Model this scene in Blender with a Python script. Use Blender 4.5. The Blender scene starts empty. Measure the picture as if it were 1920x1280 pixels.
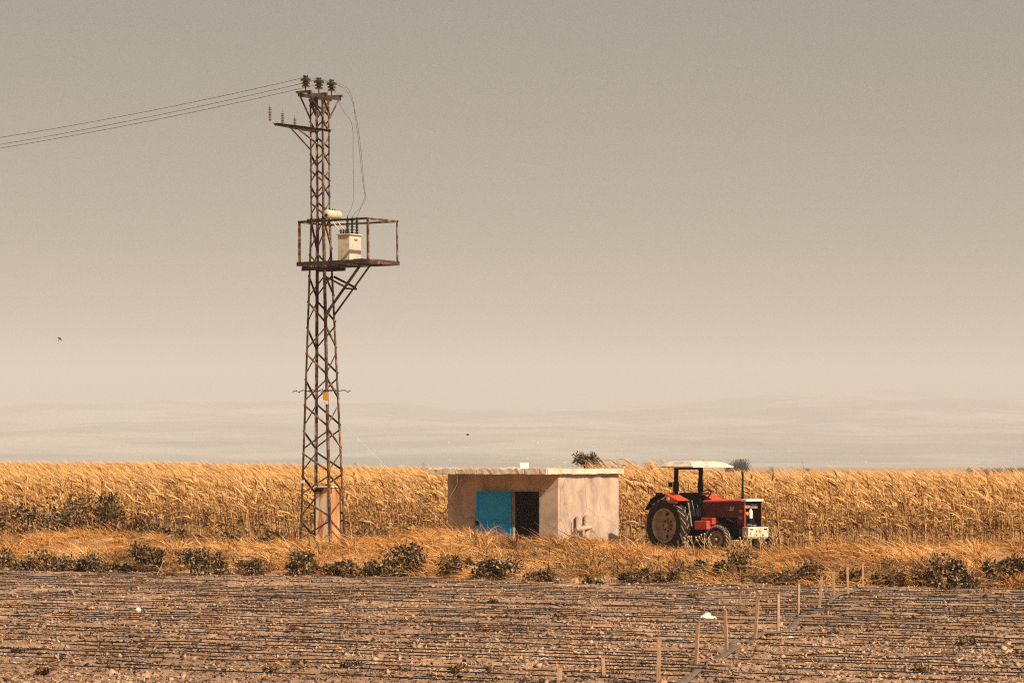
import bpy, bmesh, math, random
import numpy as np
from mathutils import Vector, Matrix, noise as mnoise

random.seed(7)
RNG = np.random.default_rng(11)
SC = bpy.context.scene
COL = SC.collection
R = math.radians

# ------------------------------------------------------------------ camera
EYE = 2.45          # eye height above the field
FPX = 6400.0        # focal length in pixels of the 1920 wide photograph
HOR = 872.0         # horizon row in the photograph
cam = bpy.data.cameras.new('camera')
cam.sensor_width = 36.0
cam.lens = FPX / 1920 * 36.0
cam.shift_y = (HOR - 640) / 1920
cam.clip_start = 0.5
cam.clip_end = 60000
camo = bpy.data.objects.new('camera', cam)
COL.objects.link(camo)
camo.location = (0, 0, EYE)
camo.rotation_euler = (R(90), 0, 0)
SC.camera = camo

# ------------------------------------------------------------------ world and sun
SUN_EL = R(42)
SUN_AZ = math.atan2(0.665, -0.747)      # azimuth from +Y clockwise
w = bpy.data.worlds.new('World')
SC.world = w
w.use_nodes = True
nt = w.node_tree
nt.nodes.clear()
sky = nt.nodes.new('ShaderNodeTexSky')
sky.sky_type = 'NISHITA'
sky.sun_disc = False
sky.sun_elevation = SUN_EL
sky.sun_rotation = SUN_AZ
sky.altitude = 0
sky.air_density = 1.0
sky.dust_density = 6.0
sky.ozone_density = 0.6
tint = nt.nodes.new('ShaderNodeMix')
tint.data_type = 'RGBA'
tint.blend_type = 'MULTIPLY'
tint.inputs['Factor'].default_value = 1.0
tint.inputs['B'].default_value = (1.0, 0.855, 0.72, 1)     # dusty air
bg = nt.nodes.new('ShaderNodeBackground')
bg.inputs['Strength'].default_value = 0.046
out = nt.nodes.new('ShaderNodeOutputWorld')
nt.links.new(sky.outputs['Color'], tint.inputs['A'])
nt.links.new(tint.outputs['Result'], bg.inputs['Color'])
nt.links.new(bg.outputs['Background'], out.inputs['Surface'])

sl = bpy.data.lights.new('sun', 'SUN')
sl.energy = 5.0
sl.angle = R(0.6)
sl.color = (1.0, 0.86, 0.69)
so = bpy.data.objects.new('sun', sl)
COL.objects.link(so)
sd = Vector((math.sin(SUN_AZ) * math.cos(SUN_EL), math.cos(SUN_AZ) * math.cos(SUN_EL), math.sin(SUN_EL)))
so.rotation_euler = (-sd).to_track_quat('-Z', 'Y').to_euler()

SC.view_settings.view_transform = 'Standard'
SC.view_settings.look = 'None'
SC.view_settings.gamma = 1.0
SC.view_settings.exposure = 0.67
SC.cycles.max_bounces = 6
SC.cycles.diffuse_bounces = 2
SC.cycles.transmission_bounces = 3
SC.cycles.transparent_max_bounces = 6
SC.cycles.volume_bounces = 0
SC.cycles.use_denoising = False
SC.cycles.filter_width = 1.15


# ------------------------------------------------------------------ helpers
def px(x, y=None, Y=None, z=0.0):
    """world point seen at photo pixel: on height z, or at depth Y"""
    if Y is None:
        Y = FPX * (EYE - z) / (y - HOR)
        return Vector(((x - 960) / FPX * Y, Y, z))
    return Vector(((x - 960) / FPX * Y, Y, EYE - (y - HOR) / FPX * Y if y is not None else z))


def tag(o, label=None, cat=None, group=None, kind=None):
    for k, v in (('label', label), ('category', cat), ('group', group), ('kind', kind)):
        if v:
            o[k] = v
    return o


def empty(name, loc=(0, 0, 0), rz=0.0, parent=None):
    o = bpy.data.objects.new(name, None)
    COL.objects.link(o)
    o.location = loc
    o.rotation_euler = (0, 0, rz)
    o.empty_display_size = 0.2
    if parent:
        o.parent = parent
    return o


def copy_tree(o, parent=None):
    c = o.copy()
    COL.objects.link(c)
    c.parent = parent
    for ch in list(o.children):
        copy_tree(ch, c)
    return c


class MB:
    """collects shapes; build() links them as ONE mesh object"""
    def __init__(self):
        self.v, self.f = [], []

    def add(self, vs, fs):
        n = len(self.v)
        self.v += [tuple(p) for p in vs]
        self.f += [tuple(i + n for i in f) for f in fs]
        return self

    def box(self, x0, x1, y0, y1, z0, z1, M=None):
        vs = [Vector((x, y, z)) for z in (z0, z1) for y in (y0, y1) for x in (x0, x1)]
        if M is not None:
            vs = [M @ p for p in vs]
        return self.add(vs, [(0, 2, 3, 1), (4, 5, 7, 6), (0, 1, 5, 4), (2, 6, 7, 3), (0, 4, 6, 2), (1, 3, 7, 5)])

    def frame(self, p0, p1, ref=None):
        p0, p1 = Vector(p0), Vector(p1)
        t = (p1 - p0).normalized()
        ref = Vector(ref) if ref is not None else (Vector((0, 0, 1)) if abs(t.z) < 0.95 else Vector((1, 0, 0)))
        a = (ref - t * ref.dot(t)).normalized()
        return p0, p1, a, t.cross(a).normalized()

    def prism(self, p0, p1, prof, ref=None):
        """extrude a 2D profile [(a,b)] (a along ref) from p0 to p1"""
        p0, p1, a, b = self.frame(p0, p1, ref)
        n = len(prof)
        vs = [p + a * u + b * w_ for p in (p0, p1) for u, w_ in prof]
        fs = [(i, (i + 1) % n, n + (i + 1) % n, n + i) for i in range(n)]
        fs += [tuple(range(n))[::-1], tuple(range(n, 2 * n))]
        return self.add(vs, fs)

    def angle(self, p0, p1, w_, t, ref=None, sgn=1):
        """steel angle section"""
        return self.prism(p0, p1, [(0, 0), (w_, 0), (w_, t * sgn), (t, t * sgn), (t, w_ * sgn), (0, w_ * sgn)], ref)

    def rect(self, p0, p1, w_, h_, ref=None):
        a, b = w_ / 2, h_ / 2
        return self.prism(p0, p1, [(-a, -b), (a, -b), (a, b), (-a, b)], ref)

    def cyl(self, p0, p1, r0, r1=None, n=12):
        r1 = r0 if r1 is None else r1
        p0, p1, a, b = self.frame(p0, p1)
        cs = [(math.cos(2 * math.pi * i / n), math.sin(2 * math.pi * i / n)) for i in range(n)]
        vs = [p0 + (a * c + b * s) * r0 for c, s in cs] + [p1 + (a * c + b * s) * r1 for c, s in cs]
        fs = [(i, (i + 1) % n, n + (i + 1) % n, n + i) for i in range(n)]
        fs += [tuple(range(n))[::-1], tuple(range(n, 2 * n))]
        return self.add(vs, fs)

    def tube(self, pts, r, n=6):
        pts = [Vector(p) for p in pts]
        vs, fs = [], []
        a = None
        for i, p in enumerate(pts):
            t = (pts[min(i + 1, len(pts) - 1)] - pts[max(i - 1, 0)]).normalized()
            if a is None:
                a = Vector((0, 0, 1)) if abs(t.z) < 0.9 else Vector((1, 0, 0))
            a = (a - t * a.dot(t)).normalized()
            b = t.cross(a)
            rr = r[i] if isinstance(r, (list, tuple)) else r
            vs += [p + (a * math.cos(2 * math.pi * k / n) + b * math.sin(2 * math.pi * k / n)) * rr for k in range(n)]
        for i in range(len(pts) - 1):
            fs += [(i * n + k, i * n + (k + 1) % n, (i + 1) * n + (k + 1) % n, (i + 1) * n + k) for k in range(n)]
        m = (len(pts) - 1) * n
        fs += [tuple(range(n))[::-1], tuple(range(m, m + n))]
        return self.add(vs, fs)

    def lathe(self, prof, c=(0, 0, 0), axis='z', n=24, closed=False):
        """prof [(radius, height along the axis)]"""
        c = Vector(c)
        vs, fs = [], []
        k = len(prof)
        for i in range(n):
            q = 2 * math.pi * i / n
            for r_, h_ in prof:
                a, b = r_ * math.cos(q), r_ * math.sin(q)
                vs.append(c + Vector({'z': (a, b, h_), 'y': (a, h_, b), 'x': (h_, a, b)}[axis]))
        for i in range(n):
            j = (i + 1) % n
            for m in range(k if closed else k - 1):
                m2 = (m + 1) % k
                fs.append((i * k + m, j * k + m, j * k + m2, i * k + m2))
        if not closed:
            fs.append(tuple(i * k for i in range(n))[::-1])
            fs.append(tuple(i * k + k - 1 for i in range(n)))
        return self.add(vs, fs)

    def build(self, name, mat_, parent=None, smooth=False, bevel=0.0):
        me = bpy.data.meshes.new(name)
        me.from_pydata(self.v, [], self.f)
        bm = bmesh.new()
        bm.from_mesh(me)
        bmesh.ops.recalc_face_normals(bm, faces=bm.faces)
        bm.to_mesh(me)
        bm.free()
        me.materials.append(mat_)
        if smooth:
            me.polygons.foreach_set('use_smooth', [True] * len(me.polygons))
            try:
                me.set_sharp_from_angle(angle=R(40))
            except Exception:
                pass
        o = bpy.data.objects.new(name, me)
        COL.objects.link(o)
        if parent:
            o.parent = parent
        if bevel:
            b = o.modifiers.new('bevel', 'BEVEL')
            b.width = bevel
            b.segments = 2
            b.limit_method = 'ANGLE'
            b.angle_limit = R(35)
        return o


def mesh_np(name, V, F, mat_, var=None, smooth=False, parent=None, link=True):
    """fast mesh from arrays; F is (n,3) or (n,4)"""
    V = np.asarray(V, np.float32)
    F = np.asarray(F, np.int32)
    k = F.shape[1]
    me = bpy.data.meshes.new(name)
    me.vertices.add(len(V))
    me.vertices.foreach_set('co', V.ravel())
    me.loops.add(F.size)
    me.loops.foreach_set('vertex_index', F.ravel())
    me.polygons.add(len(F))
    me.polygons.foreach_set('loop_start', np.arange(0, F.size, k, dtype=np.int32))
    me.polygons.foreach_set('loop_total', np.full(len(F), k, np.int32))
    if smooth:
        me.polygons.foreach_set('use_smooth', np.ones(len(F), bool))
    me.update(calc_edges=True)
    if var is not None:
        a = me.attributes.new('var', 'FLOAT', 'POINT')
        a.data.foreach_set('value', np.asarray(var, np.float32))
    me.materials.append(mat_)
    if not link:
        return me
    o = bpy.data.objects.new(name, me)
    COL.objects.link(o)
    if parent:
        o.parent = parent
    return o


def vnoise(x, y, seed=0):
    """smooth value noise, numpy"""
    x = np.asarray(x, float); y = np.asarray(y, float)
    xi, yi = np.floor(x).astype(np.int64), np.floor(y).astype(np.int64)
    fx, fy = x - xi, y - yi
    fx = fx * fx * (3 - 2 * fx); fy = fy * fy * (3 - 2 * fy)

    def h(a, b):
        n = (a * 374761393 + b * 668265263 + seed * 1442695041) & 0x7fffffff
        n = ((n ^ (n >> 13)) * 1274126177) & 0x7fffffff
        n = (n ^ (n >> 16)) & 0xffff
        return n / 65535.0
    return (h(xi, yi) * (1 - fx) + h(xi + 1, yi) * fx) * (1 - fy) + (h(xi, yi + 1) * (1 - fx) + h(xi + 1, yi + 1) * fx) * fy


def norm(a):
    return a / np.maximum(np.linalg.norm(a, axis=-1, keepdims=True), 1e-9)


def ribbons(base, d0, bend, L, W, nseg, side, var=None, flat=0.25, tip=0.08):
    """curved blades: returns verts, quads, var"""
    N = len(base)
    t = np.linspace(0, 1, nseg + 1)
    P = base[:, None, :] + L[:, None, None] * (d0[:, None, :] * t[None, :, None] + bend[:, None, :] * (t ** 2)[None, :, None])
    prof = np.clip(np.minimum(1, 0.45 + t / flat * 0.55) * (1 - t ** 2.2), tip, 1)
    off = side[:, None, :] * (W[:, None] * prof[None, :] * 0.5)[:, :, None]
    V = np.stack([P - off, P + off], axis=2).reshape(-1, 3)
    b = (np.arange(N) * (nseg + 1) * 2)[:, None] + (np.arange(nseg) * 2)[None, :]
    F = np.stack([b, b + 1, b + 3, b + 2], axis=2).reshape(-1, 4)
    vv = np.repeat(var if var is not None else RNG.random(N), (nseg + 1) * 2)
    return V, F, vv


def merge(parts):
    V, F, A, n = [], [], [], 0
    for v, f, a in parts:
        V.append(v); F.append(f + n); A.append(a); n += len(v)
    return np.concatenate(V), np.concatenate(F), np.concatenate(A)


# ------------------------------------------------------------------ materials
def new_mat(name):
    m = bpy.data.materials.new(name)
    m.use_nodes = True
    n = m.node_tree.nodes
    return m, m.node_tree, n['Principled BSDF']


def ramp_node(t, stops):
    r = t.nodes.new('ShaderNodeValToRGB')
    el = r.color_ramp.elements
    while len(el) < len(stops):
        el.new(0.5)
    for e, (p, c) in zip(el, stops):
        e.position = p
        e.color = (*c, 1)
    return r


def mat_noise(name, stops, scale=4.0, detail=8, rough=0.85, bump=0.0, bump_scale=None, metal=0.0, coords='Object', stretch=None, spec=0.3, distort=0.0):
    m, t, p = new_mat(name)
    tc = t.nodes.new('ShaderNodeTexCoord')
    mp = t.nodes.new('ShaderNodeMapping')
    if stretch:
        mp.inputs['Scale'].default_value = stretch
    t.links.new(tc.outputs[coords], mp.inputs['Vector'])
    nz = t.nodes.new('ShaderNodeTexNoise')
    nz.inputs['Scale'].default_value = scale
    nz.inputs['Detail'].default_value = detail
    nz.inputs['Roughness'].default_value = 0.65
    nz.inputs['Distortion'].default_value = distort
    t.links.new(mp.outputs['Vector'], nz.inputs['Vector'])
    r = ramp_node(t, stops)
    t.links.new(nz.outputs['Fac'], r.inputs['Fac'])
    t.links.new(r.outputs['Color'], p.inputs['Base Color'])
    p.inputs['Roughness'].default_value = rough
    p.inputs['Metallic'].default_value = metal
    p.inputs['Specular IOR Level'].default_value = spec
    if bump:
        b = t.nodes.new('ShaderNodeBump')
        b.inputs['Strength'].default_value = bump
        b.inputs['Distance'].default_value = 0.02
        if bump_scale:
            n2 = t.nodes.new('ShaderNodeTexNoise')
            n2.inputs['Scale'].default_value = bump_scale
            n2.inputs['Detail'].default_value = 8
            t.links.new(tc.outputs[coords], n2.inputs['Vector'])
            t.links.new(n2.outputs['Fac'], b.inputs['Height'])
        else:
            t.links.new(nz.outputs['Fac'], b.inputs['Height'])
        t.links.new(b.outputs['Normal'], p.inputs['Normal'])
    return m


def mat_leaf(name, stops, trans=0.25, rough=0.7):
    """thin leaves: diffuse plus light passing through; colour from the per-leaf attribute"""
    m, t, p = new_mat(name)
    at = t.nodes.new('ShaderNodeAttribute')
    at.attribute_name = 'var'
    r = ramp_node(t, stops)
    t.links.new(at.outputs['Fac'], r.inputs['Fac'])
    t.links.new(r.outputs['Color'], p.inputs['Base Color'])
    p.inputs['Roughness'].default_value = rough
    p.inputs['Specular IOR Level'].default_value = 0.25
    tr = t.nodes.new('ShaderNodeBsdfTranslucent')
    t.links.new(r.outputs['Color'], tr.inputs['Color'])
    mx = t.nodes.new('ShaderNodeMixShader')
    mx.inputs['Fac'].default_value = trans
    t.links.new(p.outputs['BSDF'], mx.inputs[1])
    t.links.new(tr.outputs['BSDF'], mx.inputs[2])
    t.links.new(mx.outputs['Shader'], t.nodes['Material Output'].inputs['Surface'])
    return m


M = {}
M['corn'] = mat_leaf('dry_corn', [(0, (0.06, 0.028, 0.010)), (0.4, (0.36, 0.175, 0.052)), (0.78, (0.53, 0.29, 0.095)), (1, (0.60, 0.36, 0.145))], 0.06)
M['stalk'] = mat_leaf('dry_stalk', [(0, (0.30, 0.17, 0.06)), (1, (0.58, 0.37, 0.16))], 0.0)
M['grass'] = mat_leaf('dry_grass', [(0, (0.07, 0.04, 0.016)), (0.28, (0.20, 0.090, 0.030)), (0.58, (0.45, 0.200, 0.052)), (0.87, (0.58, 0.285, 0.082)), (1, (0.66, 0.40, 0.17))], 0.06)
M['shrub'] = mat_leaf('shrub_leaf', [(0, (0.022, 0.016, 0.008)), (0.45, (0.10, 0.064, 0.029)), (1, (0.36, 0.23, 0.108))], 0.03)
M['weed'] = mat_leaf('weed_leaf', [(0, (0.03, 0.022, 0.011)), (0.6, (0.12, 0.072, 0.028)), (1, (0.32, 0.18, 0.065))], 0.04)
M['tree'] = mat_leaf('tree_leaf', [(0, (0.05, 0.036, 0.022)), (1, (0.15, 0.10, 0.055))], 0.05)
M['tree_far'] = mat_leaf('tree_far_leaf', [(0, (0.035, 0.035, 0.025)), (1, (0.08, 0.075, 0.05))], 0.1)
M['residue'] = mat_leaf('residue', [(0, (0.03, 0.018, 0.012)), (0.35, (0.13, 0.075, 0.043)), (0.6, (0.32, 0.193, 0.112)), (0.93, (0.42, 0.275, 0.165)), (1, (0.54, 0.39, 0.26))], 0.0)
M['bark'] = mat_noise('bark', [(0.3, (0.07, 0.045, 0.03)), (0.7, (0.16, 0.10, 0.06))], 12)
M['soil'] = mat_noise('soil', [(0.28, (0.085, 0.049, 0.030)), (0.48, (0.25, 0.152, 0.092)), (0.72, (0.40, 0.255, 0.16))], 3.2, 12, 0.95, bump=0.6, bump_scale=45)
M['clod'] = mat_leaf('clod', [(0, (0.05, 0.029, 0.018)), (0.5, (0.255, 0.155, 0.093)), (1, (0.45, 0.30, 0.19))], 0.0, 0.95)
M['ground'] = mat_noise('ground', [(0.3, (0.20, 0.11, 0.05)), (0.5, (0.33, 0.19, 0.085)), (0.7, (0.42, 0.27, 0.13))], 0.9, 10, 0.95, bump=0.4, bump_scale=20)
M['hills'] = mat_noise('hills', [(0.40, (0.09, 0.08, 0.055)), (0.5, (0.17, 0.14, 0.095)), (0.60, (0.32, 0.255, 0.18))], 0.0012, 10, 0.95, stretch=(1, 1, 3))
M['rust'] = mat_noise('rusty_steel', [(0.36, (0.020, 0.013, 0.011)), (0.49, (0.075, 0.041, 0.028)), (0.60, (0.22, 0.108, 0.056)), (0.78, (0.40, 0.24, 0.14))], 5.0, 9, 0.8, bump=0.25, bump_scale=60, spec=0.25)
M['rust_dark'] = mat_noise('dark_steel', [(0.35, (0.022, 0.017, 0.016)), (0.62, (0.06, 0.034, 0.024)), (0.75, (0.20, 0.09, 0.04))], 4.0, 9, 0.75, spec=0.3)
M['porcelain'] = mat_noise('brown_porcelain', [(0.3, (0.012, 0.010, 0.014)), (0.7, (0.03, 0.022, 0.024))], 8, 3, 0.18, spec=0.6)
M['arrester'] = mat_noise('grey_polymer', [(0.3, (0.10, 0.085, 0.08)), (0.7, (0.20, 0.17, 0.15))], 8, 3, 0.5)
M['tr_paint'] = mat_noise('transformer_paint', [(0.3, (0.36, 0.28, 0.20)), (0.5, (0.52, 0.43, 0.33)), (0.8, (0.60, 0.51, 0.40))], 3.5, 8, 0.55)
M['wire'] = mat_noise('wire', [(0.3, (0.08, 0.065, 0.05)), (0.7, (0.14, 0.11, 0.09))], 5, 2, 0.6)
M['wire_pale'] = mat_noise('pale_wire', [(0.3, (0.6, 0.55, 0.5)), (0.7, (0.75, 0.7, 0.65))], 5, 2, 0.5)
M['sign_y'] = mat_noise('yellow_sign', [(0.3, (0.72, 0.30, 0.015)), (0.7, (0.80, 0.37, 0.03))], 9, 4, 0.5)
M['white'] = mat_noise('white_paint', [(0.25, (0.58, 0.50, 0.40)), (0.5, (0.76, 0.71, 0.62)), (0.8, (0.82, 0.78, 0.70))], 5, 9, 0.55)
M['cab_rust'] = mat_noise('rusty_sheet', [(0.30, (0.22, 0.08, 0.022)), (0.52, (0.46, 0.20, 0.06)), (0.60, (0.52, 0.27, 0.11)), (0.72, (0.62, 0.50, 0.37))], 2.1, 9, 0.75, stretch=(3.2, 3.2, 0.4), distort=0.4)
M['cab'] = mat_noise('rusty_cabinet', [(0.30, (0.34, 0.12, 0.03)), (0.46, (0.55, 0.25, 0.085)), (0.52, (0.66, 0.52, 0.38)), (0.8, (0.76, 0.67, 0.54))], 2.1, 9, 0.7, stretch=(2.6, 2.6, 0.55), distort=0.6)
M['concrete'] = mat_noise('roof_concrete', [(0.25, (0.36, 0.27, 0.20)), (0.5, (0.56, 0.46, 0.36)), (0.8, (0.68, 0.59, 0.48))], 3.0, 10, 0.9, bump=0.5, bump_scale=30)
M['dark'] = mat_noise('dark_interior', [(0.3, (0.03, 0.025, 0.02)), (0.7, (0.06, 0.05, 0.04))], 3, 5, 0.9)
M['blue'] = mat_noise('blue_door_paint', [(0.27, (0.07, 0.05, 0.04)), (0.34, (0.004, 0.24, 0.50)), (0.8, (0.005, 0.28, 0.58))], 5, 9, 0.5, spec=0.3)
M['wood'] = mat_noise('stake_wood', [(0.3, (0.20, 0.12, 0.065)), (0.55, (0.36, 0.225, 0.125)), (0.8, (0.48, 0.32, 0.19))], 6, 8, 0.85, stretch=(5, 5, 0.7))
M['hose'] = mat_noise('hose', [(0.3, (0.07, 0.05, 0.037)), (0.7, (0.19, 0.135, 0.095))], 5, 8, 0.7)
M['drip'] = mat_noise('black_tube', [(0.3, (0.010, 0.009, 0.009)), (0.7, (0.022, 0.019, 0.018))], 5, 4, 0.55)
M['tyre'] = mat_noise('tyre_rubber', [(0.35, (0.012, 0.010, 0.009)), (0.6, (0.03, 0.023, 0.018)), (0.8, (0.12, 0.082, 0.052))], 5, 9, 0.9, spec=0.1)
M['lug'] = mat_noise('dusty_lug', [(0.3, (0.10, 0.072, 0.048)), (0.7, (0.30, 0.21, 0.135))], 5, 8, 0.9)
M['rim'] = mat_noise('rim_paint', [(0.3, (0.12, 0.078, 0.05)), (0.5, (0.27, 0.19, 0.13)), (0.75, (0.42, 0.32, 0.23))], 5, 9, 0.75)
M['red'] = mat_noise('tractor_red', [(0.3, (0.24, 0.03, 0.016)), (0.5, (0.46, 0.05, 0.02)), (0.66, (0.50, 0.085, 0.036)), (0.8, (0.50, 0.20, 0.11))], 6, 9, 0.5, spec=0.35)
M['red_shaded'] = mat_noise('hood_red_shaded', [(0.3, (0.055, 0.009, 0.008)), (0.55, (0.10, 0.012, 0.010)), (0.8, (0.19, 0.05, 0.035))], 4, 8, 0.55, spec=0.2)  # tractor red darkened: shade of the hood's side put into its colour
M['black'] = mat_noise('black_metal', [(0.3, (0.006, 0.006, 0.006)), (0.7, (0.018, 0.015, 0.014))], 6, 6, 0.8, spec=0.12)
M['greymetal'] = mat_noise('grey_metal', [(0.3, (0.12, 0.10, 0.085)), (0.7, (0.32, 0.27, 0.22))], 7, 6, 0.5)
M['lamp'] = mat_noise('lamp_lens', [(0.3, (0.55, 0.16, 0.05)), (0.7, (0.70, 0.30, 0.12))], 9, 3, 0.25)
M['clear_lamp'] = mat_noise('clear_lens', [(0.3, (0.55, 0.50, 0.42)), (0.7, (0.75, 0.70, 0.62))], 9, 3, 0.2, spec=0.6)
M['plastic'] = mat_noise('white_plastic', [(0.3, (0.42, 0.36, 0.29)), (0.7, (0.66, 0.61, 0.54))], 7, 4, 0.4)
M['orange_plastic'] = mat_noise('orange_plastic', [(0.3, (0.55, 0.13, 0.05)), (0.7, (0.75, 0.27, 0.13))], 7, 4, 0.45)
M['feather'] = mat_noise('dark_feather', [(0.3, (0.015, 0.013, 0.012)), (0.7, (0.03, 0.026, 0.024))], 9, 3, 0.7)


def plaster():
    """rendered wall: patchy, with dark rain streaks and damp patches"""
    m, t, p = new_mat('plaster')
    tc = t.nodes.new('ShaderNodeTexCoord')
    n1 = t.nodes.new('ShaderNodeTexNoise')
    n1.inputs['Scale'].default_value = 1.4
    n1.inputs['Detail'].default_value = 10
    n1.inputs['Roughness'].default_value = 0.6
    t.links.new(tc.outputs['Object'], n1.inputs['Vector'])
    r1 = ramp_node(t, [(0.28, (0.20, 0.142, 0.103)), (0.40, (0.34, 0.245, 0.18)), (0.54, (0.44, 0.318, 0.232)), (0.75, (0.50, 0.38, 0.285))])
    t.links.new(n1.outputs['Fac'], r1.inputs['Fac'])
    mp = t.nodes.new('ShaderNodeMapping')
    mp.inputs['Scale'].default_value = (1.5, 1.5, 0.35)
    t.links.new(tc.outputs['Object'], mp.inputs['Vector'])
    n2 = t.nodes.new('ShaderNodeTexNoise')
    n2.inputs['Scale'].default_value = 1.3
    n2.inputs['Detail'].default_value = 6
    t.links.new(mp.outputs['Vector'], n2.inputs['Vector'])
    r2 = ramp_node(t, [(0.30, (0.55, 0.50, 0.47)), (0.47, (1, 1, 1))])
    t.links.new(n2.outputs['Fac'], r2.inputs['Fac'])
    mx = t.nodes.new('ShaderNodeMix')
    mx.data_type = 'RGBA'
    mx.blend_type = 'MULTIPLY'
    mx.inputs['Factor'].default_value = 0.5
    t.links.new(r1.outputs['Color'], mx.inputs['A'])
    t.links.new(r2.outputs['Color'], mx.inputs['B'])
    # hairline cracks
    vo = t.nodes.new('ShaderNodeTexVoronoi')
    vo.feature = 'DISTANCE_TO_EDGE'
    vo.inputs['Scale'].default_value = 0.85
    wv = t.nodes.new('ShaderNodeMixRGB')
    wv.blend_type = 'ADD'
    wv.inputs['Fac'].default_value = 0.35
    t.links.new(tc.outputs['Object'], wv.inputs['Color1'])
    t.links.new(n1.outputs['Color'], wv.inputs['Color2'])
    t.links.new(wv.outputs['Color'], vo.inputs['Vector'])
    rc = ramp_node(t, [(0.0, (0.35, 0.3, 0.27)), (0.012, (1, 1, 1))])
    t.links.new(vo.outputs['Distance'], rc.inputs['Fac'])
    m2 = t.nodes.new('ShaderNodeMix')
    m2.data_type = 'RGBA'
    m2.blend_type = 'MULTIPLY'
    m2.inputs['Factor'].default_value = 0.75
    t.links.new(mx.outputs['Result'], m2.inputs['A'])
    t.links.new(rc.outputs['Color'], m2.inputs['B'])
    t.links.new(m2.outputs['Result'], p.inputs['Base Color'])
    p.inputs['Roughness'].default_value = 0.92
    n3 = t.nodes.new('ShaderNodeTexNoise')
    n3.inputs['Scale'].default_value = 35
    n3.inputs['Detail'].default_value = 8
    t.links.new(tc.outputs['Object'], n3.inputs['Vector'])
    b = t.nodes.new('ShaderNodeBump')
    b.inputs['Strength'].default_value = 0.35
    b.inputs['Distance'].default_value = 0.012
    t.links.new(n3.outputs['Fac'], b.inputs['Height'])
    t.links.new(b.outputs['Normal'], p.inputs['Normal'])
    return m


M['plaster'] = plaster()
# damp and dusty patches in the tilled soil
t = M['soil'].node_tree
p = t.nodes['Principled BSDF']
src = p.inputs['Base Color'].links[0].from_socket
tc = t.nodes.new('ShaderNodeTexCoord')
mp = t.nodes.new('ShaderNodeMapping')
mp.inputs['Scale'].default_value = (0.30, 0.11, 1)
nz = t.nodes.new('ShaderNodeTexNoise')
nz.inputs['Scale'].default_value = 1.0
nz.inputs['Detail'].default_value = 5
rp = ramp_node(t, [(0.35, (0.80, 0.78, 0.76)), (0.62, (1.22, 1.20, 1.16))])
mx = t.nodes.new('ShaderNodeMix')
mx.data_type = 'RGBA'
mx.blend_type = 'MULTIPLY'
mx.inputs['Factor'].default_value = 1.0
t.links.new(tc.outputs['Object'], mp.inputs['Vector'])
t.links.new(mp.outputs['Vector'], nz.inputs['Vector'])
t.links.new(nz.outputs['Fac'], rp.inputs['Fac'])
t.links.new(src, mx.inputs['A'])
t.links.new(rp.outputs['Color'], mx.inputs['B'])
t.links.new(mx.outputs['Result'], p.inputs['Base Color'])

# ------------------------------------------------------------------ terrain
EU = np.array([math.cos(R(30)), -math.sin(R(30))])     # along the field edge, to the right and nearer
EV = np.array([math.sin(R(30)), math.cos(R(30))])      # away from the field
V_EDGE, V_CORN = 63.3, 90.0


# crest heights of the grass bank, from the far end (left) to the near end
CREST_K = [(q - 960) / FPX for q in (0, 150, 300, 450, 560, 650, 740, 830, 900, 955, 985, 1020, 1050, 1110, 1200, 1300, 1400, 1500, 1600, 1700, 1800, 1920)]
CREST_H = [0.18, 0.22, 0.12, 0.12, 0.06, 0.12, 0.26, 0.42, 0.38, 0.24, 0.0, 0.0, 0.08, 0.10, 0.08, 0.06, 0.08, 0.16, 0.20, 0.22, 0.22, 0.20]


def sstep(a, b, x):
    t = np.clip((x - a) / (b - a), 0, 1)
    return t * t * (3 - 2 * t)


def terrain(x, y):
    x = np.asarray(x, float); y = np.asarray(y, float)
    u = x * EU[0] + y * EU[1]
    v = x * EV[0] + y * EV[1]
    bank = sstep(V_EDGE - 0.3, V_EDGE + 3, v) * (1 - sstep(72, 79, v))
    z = bank * (0.02 + 0.50 * vnoise(u * 0.42 + 9, v * 0.34, 3) ** 1.5)
    crest = np.interp(x / np.maximum(y, 1.0), CREST_K, CREST_H)
    z = z + sstep(V_EDGE + 0.5, 75.0, v) * (1 - sstep(78.6, 81.8, v)) * crest * (0.75 + 0.5 * vnoise(u * 0.9, v * 0.6, 13))
    far = sstep(V_CORN + 4, V_CORN + 60, v)
    left = 1 - sstep(-0.12, 0.05, x / np.maximum(y, 1.0))
    z = z + far * (0.62 * left - 0.1) * (1 - sstep(330, 900, y))
    z = z + 0.62 * np.exp(-(((x - 4.9) / 2.8) ** 2 + ((y - 128) / 9) ** 2))
    return z - 0.06 * (1 - sstep(V_EDGE - 1.0, V_EDGE - 0.2, v)) * (y > 20)


def grid_mesh(name, xs, ys, zfun, mat_):
    X, Y = np.meshgrid(xs, ys)
    Z = zfun(X, Y)
    V = np.stack([X, Y, Z], -1).reshape(-1, 3)
    nx, ny = len(xs), len(ys)
    i = (np.arange(ny - 1)[:, None] * nx + np.arange(nx - 1)[None, :]).ravel()
    F = np.stack([i, i + 1, i + 1 + nx, i + nx], 1)
    return mesh_np(name, V, F, mat_, smooth=True)


xs = np.unique(np.concatenate([np.linspace(-9000, -600, 8), np.linspace(-600, -60, 12), np.linspace(-60, 60, 121), np.linspace(60, 600, 12), np.linspace(600, 9000, 8)]))
ys = np.unique(np.concatenate([np.linspace(-400, 20, 8), np.linspace(20, 60, 9), np.linspace(60, 150, 160), np.linspace(150, 400, 40), np.linspace(400, 16000, 30)]))
o = grid_mesh('ground', xs, ys, terrain, M['ground'])
tag(o, 'dry earth and stubble plain reaching to the hills', 'ground', kind='structure')

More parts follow.
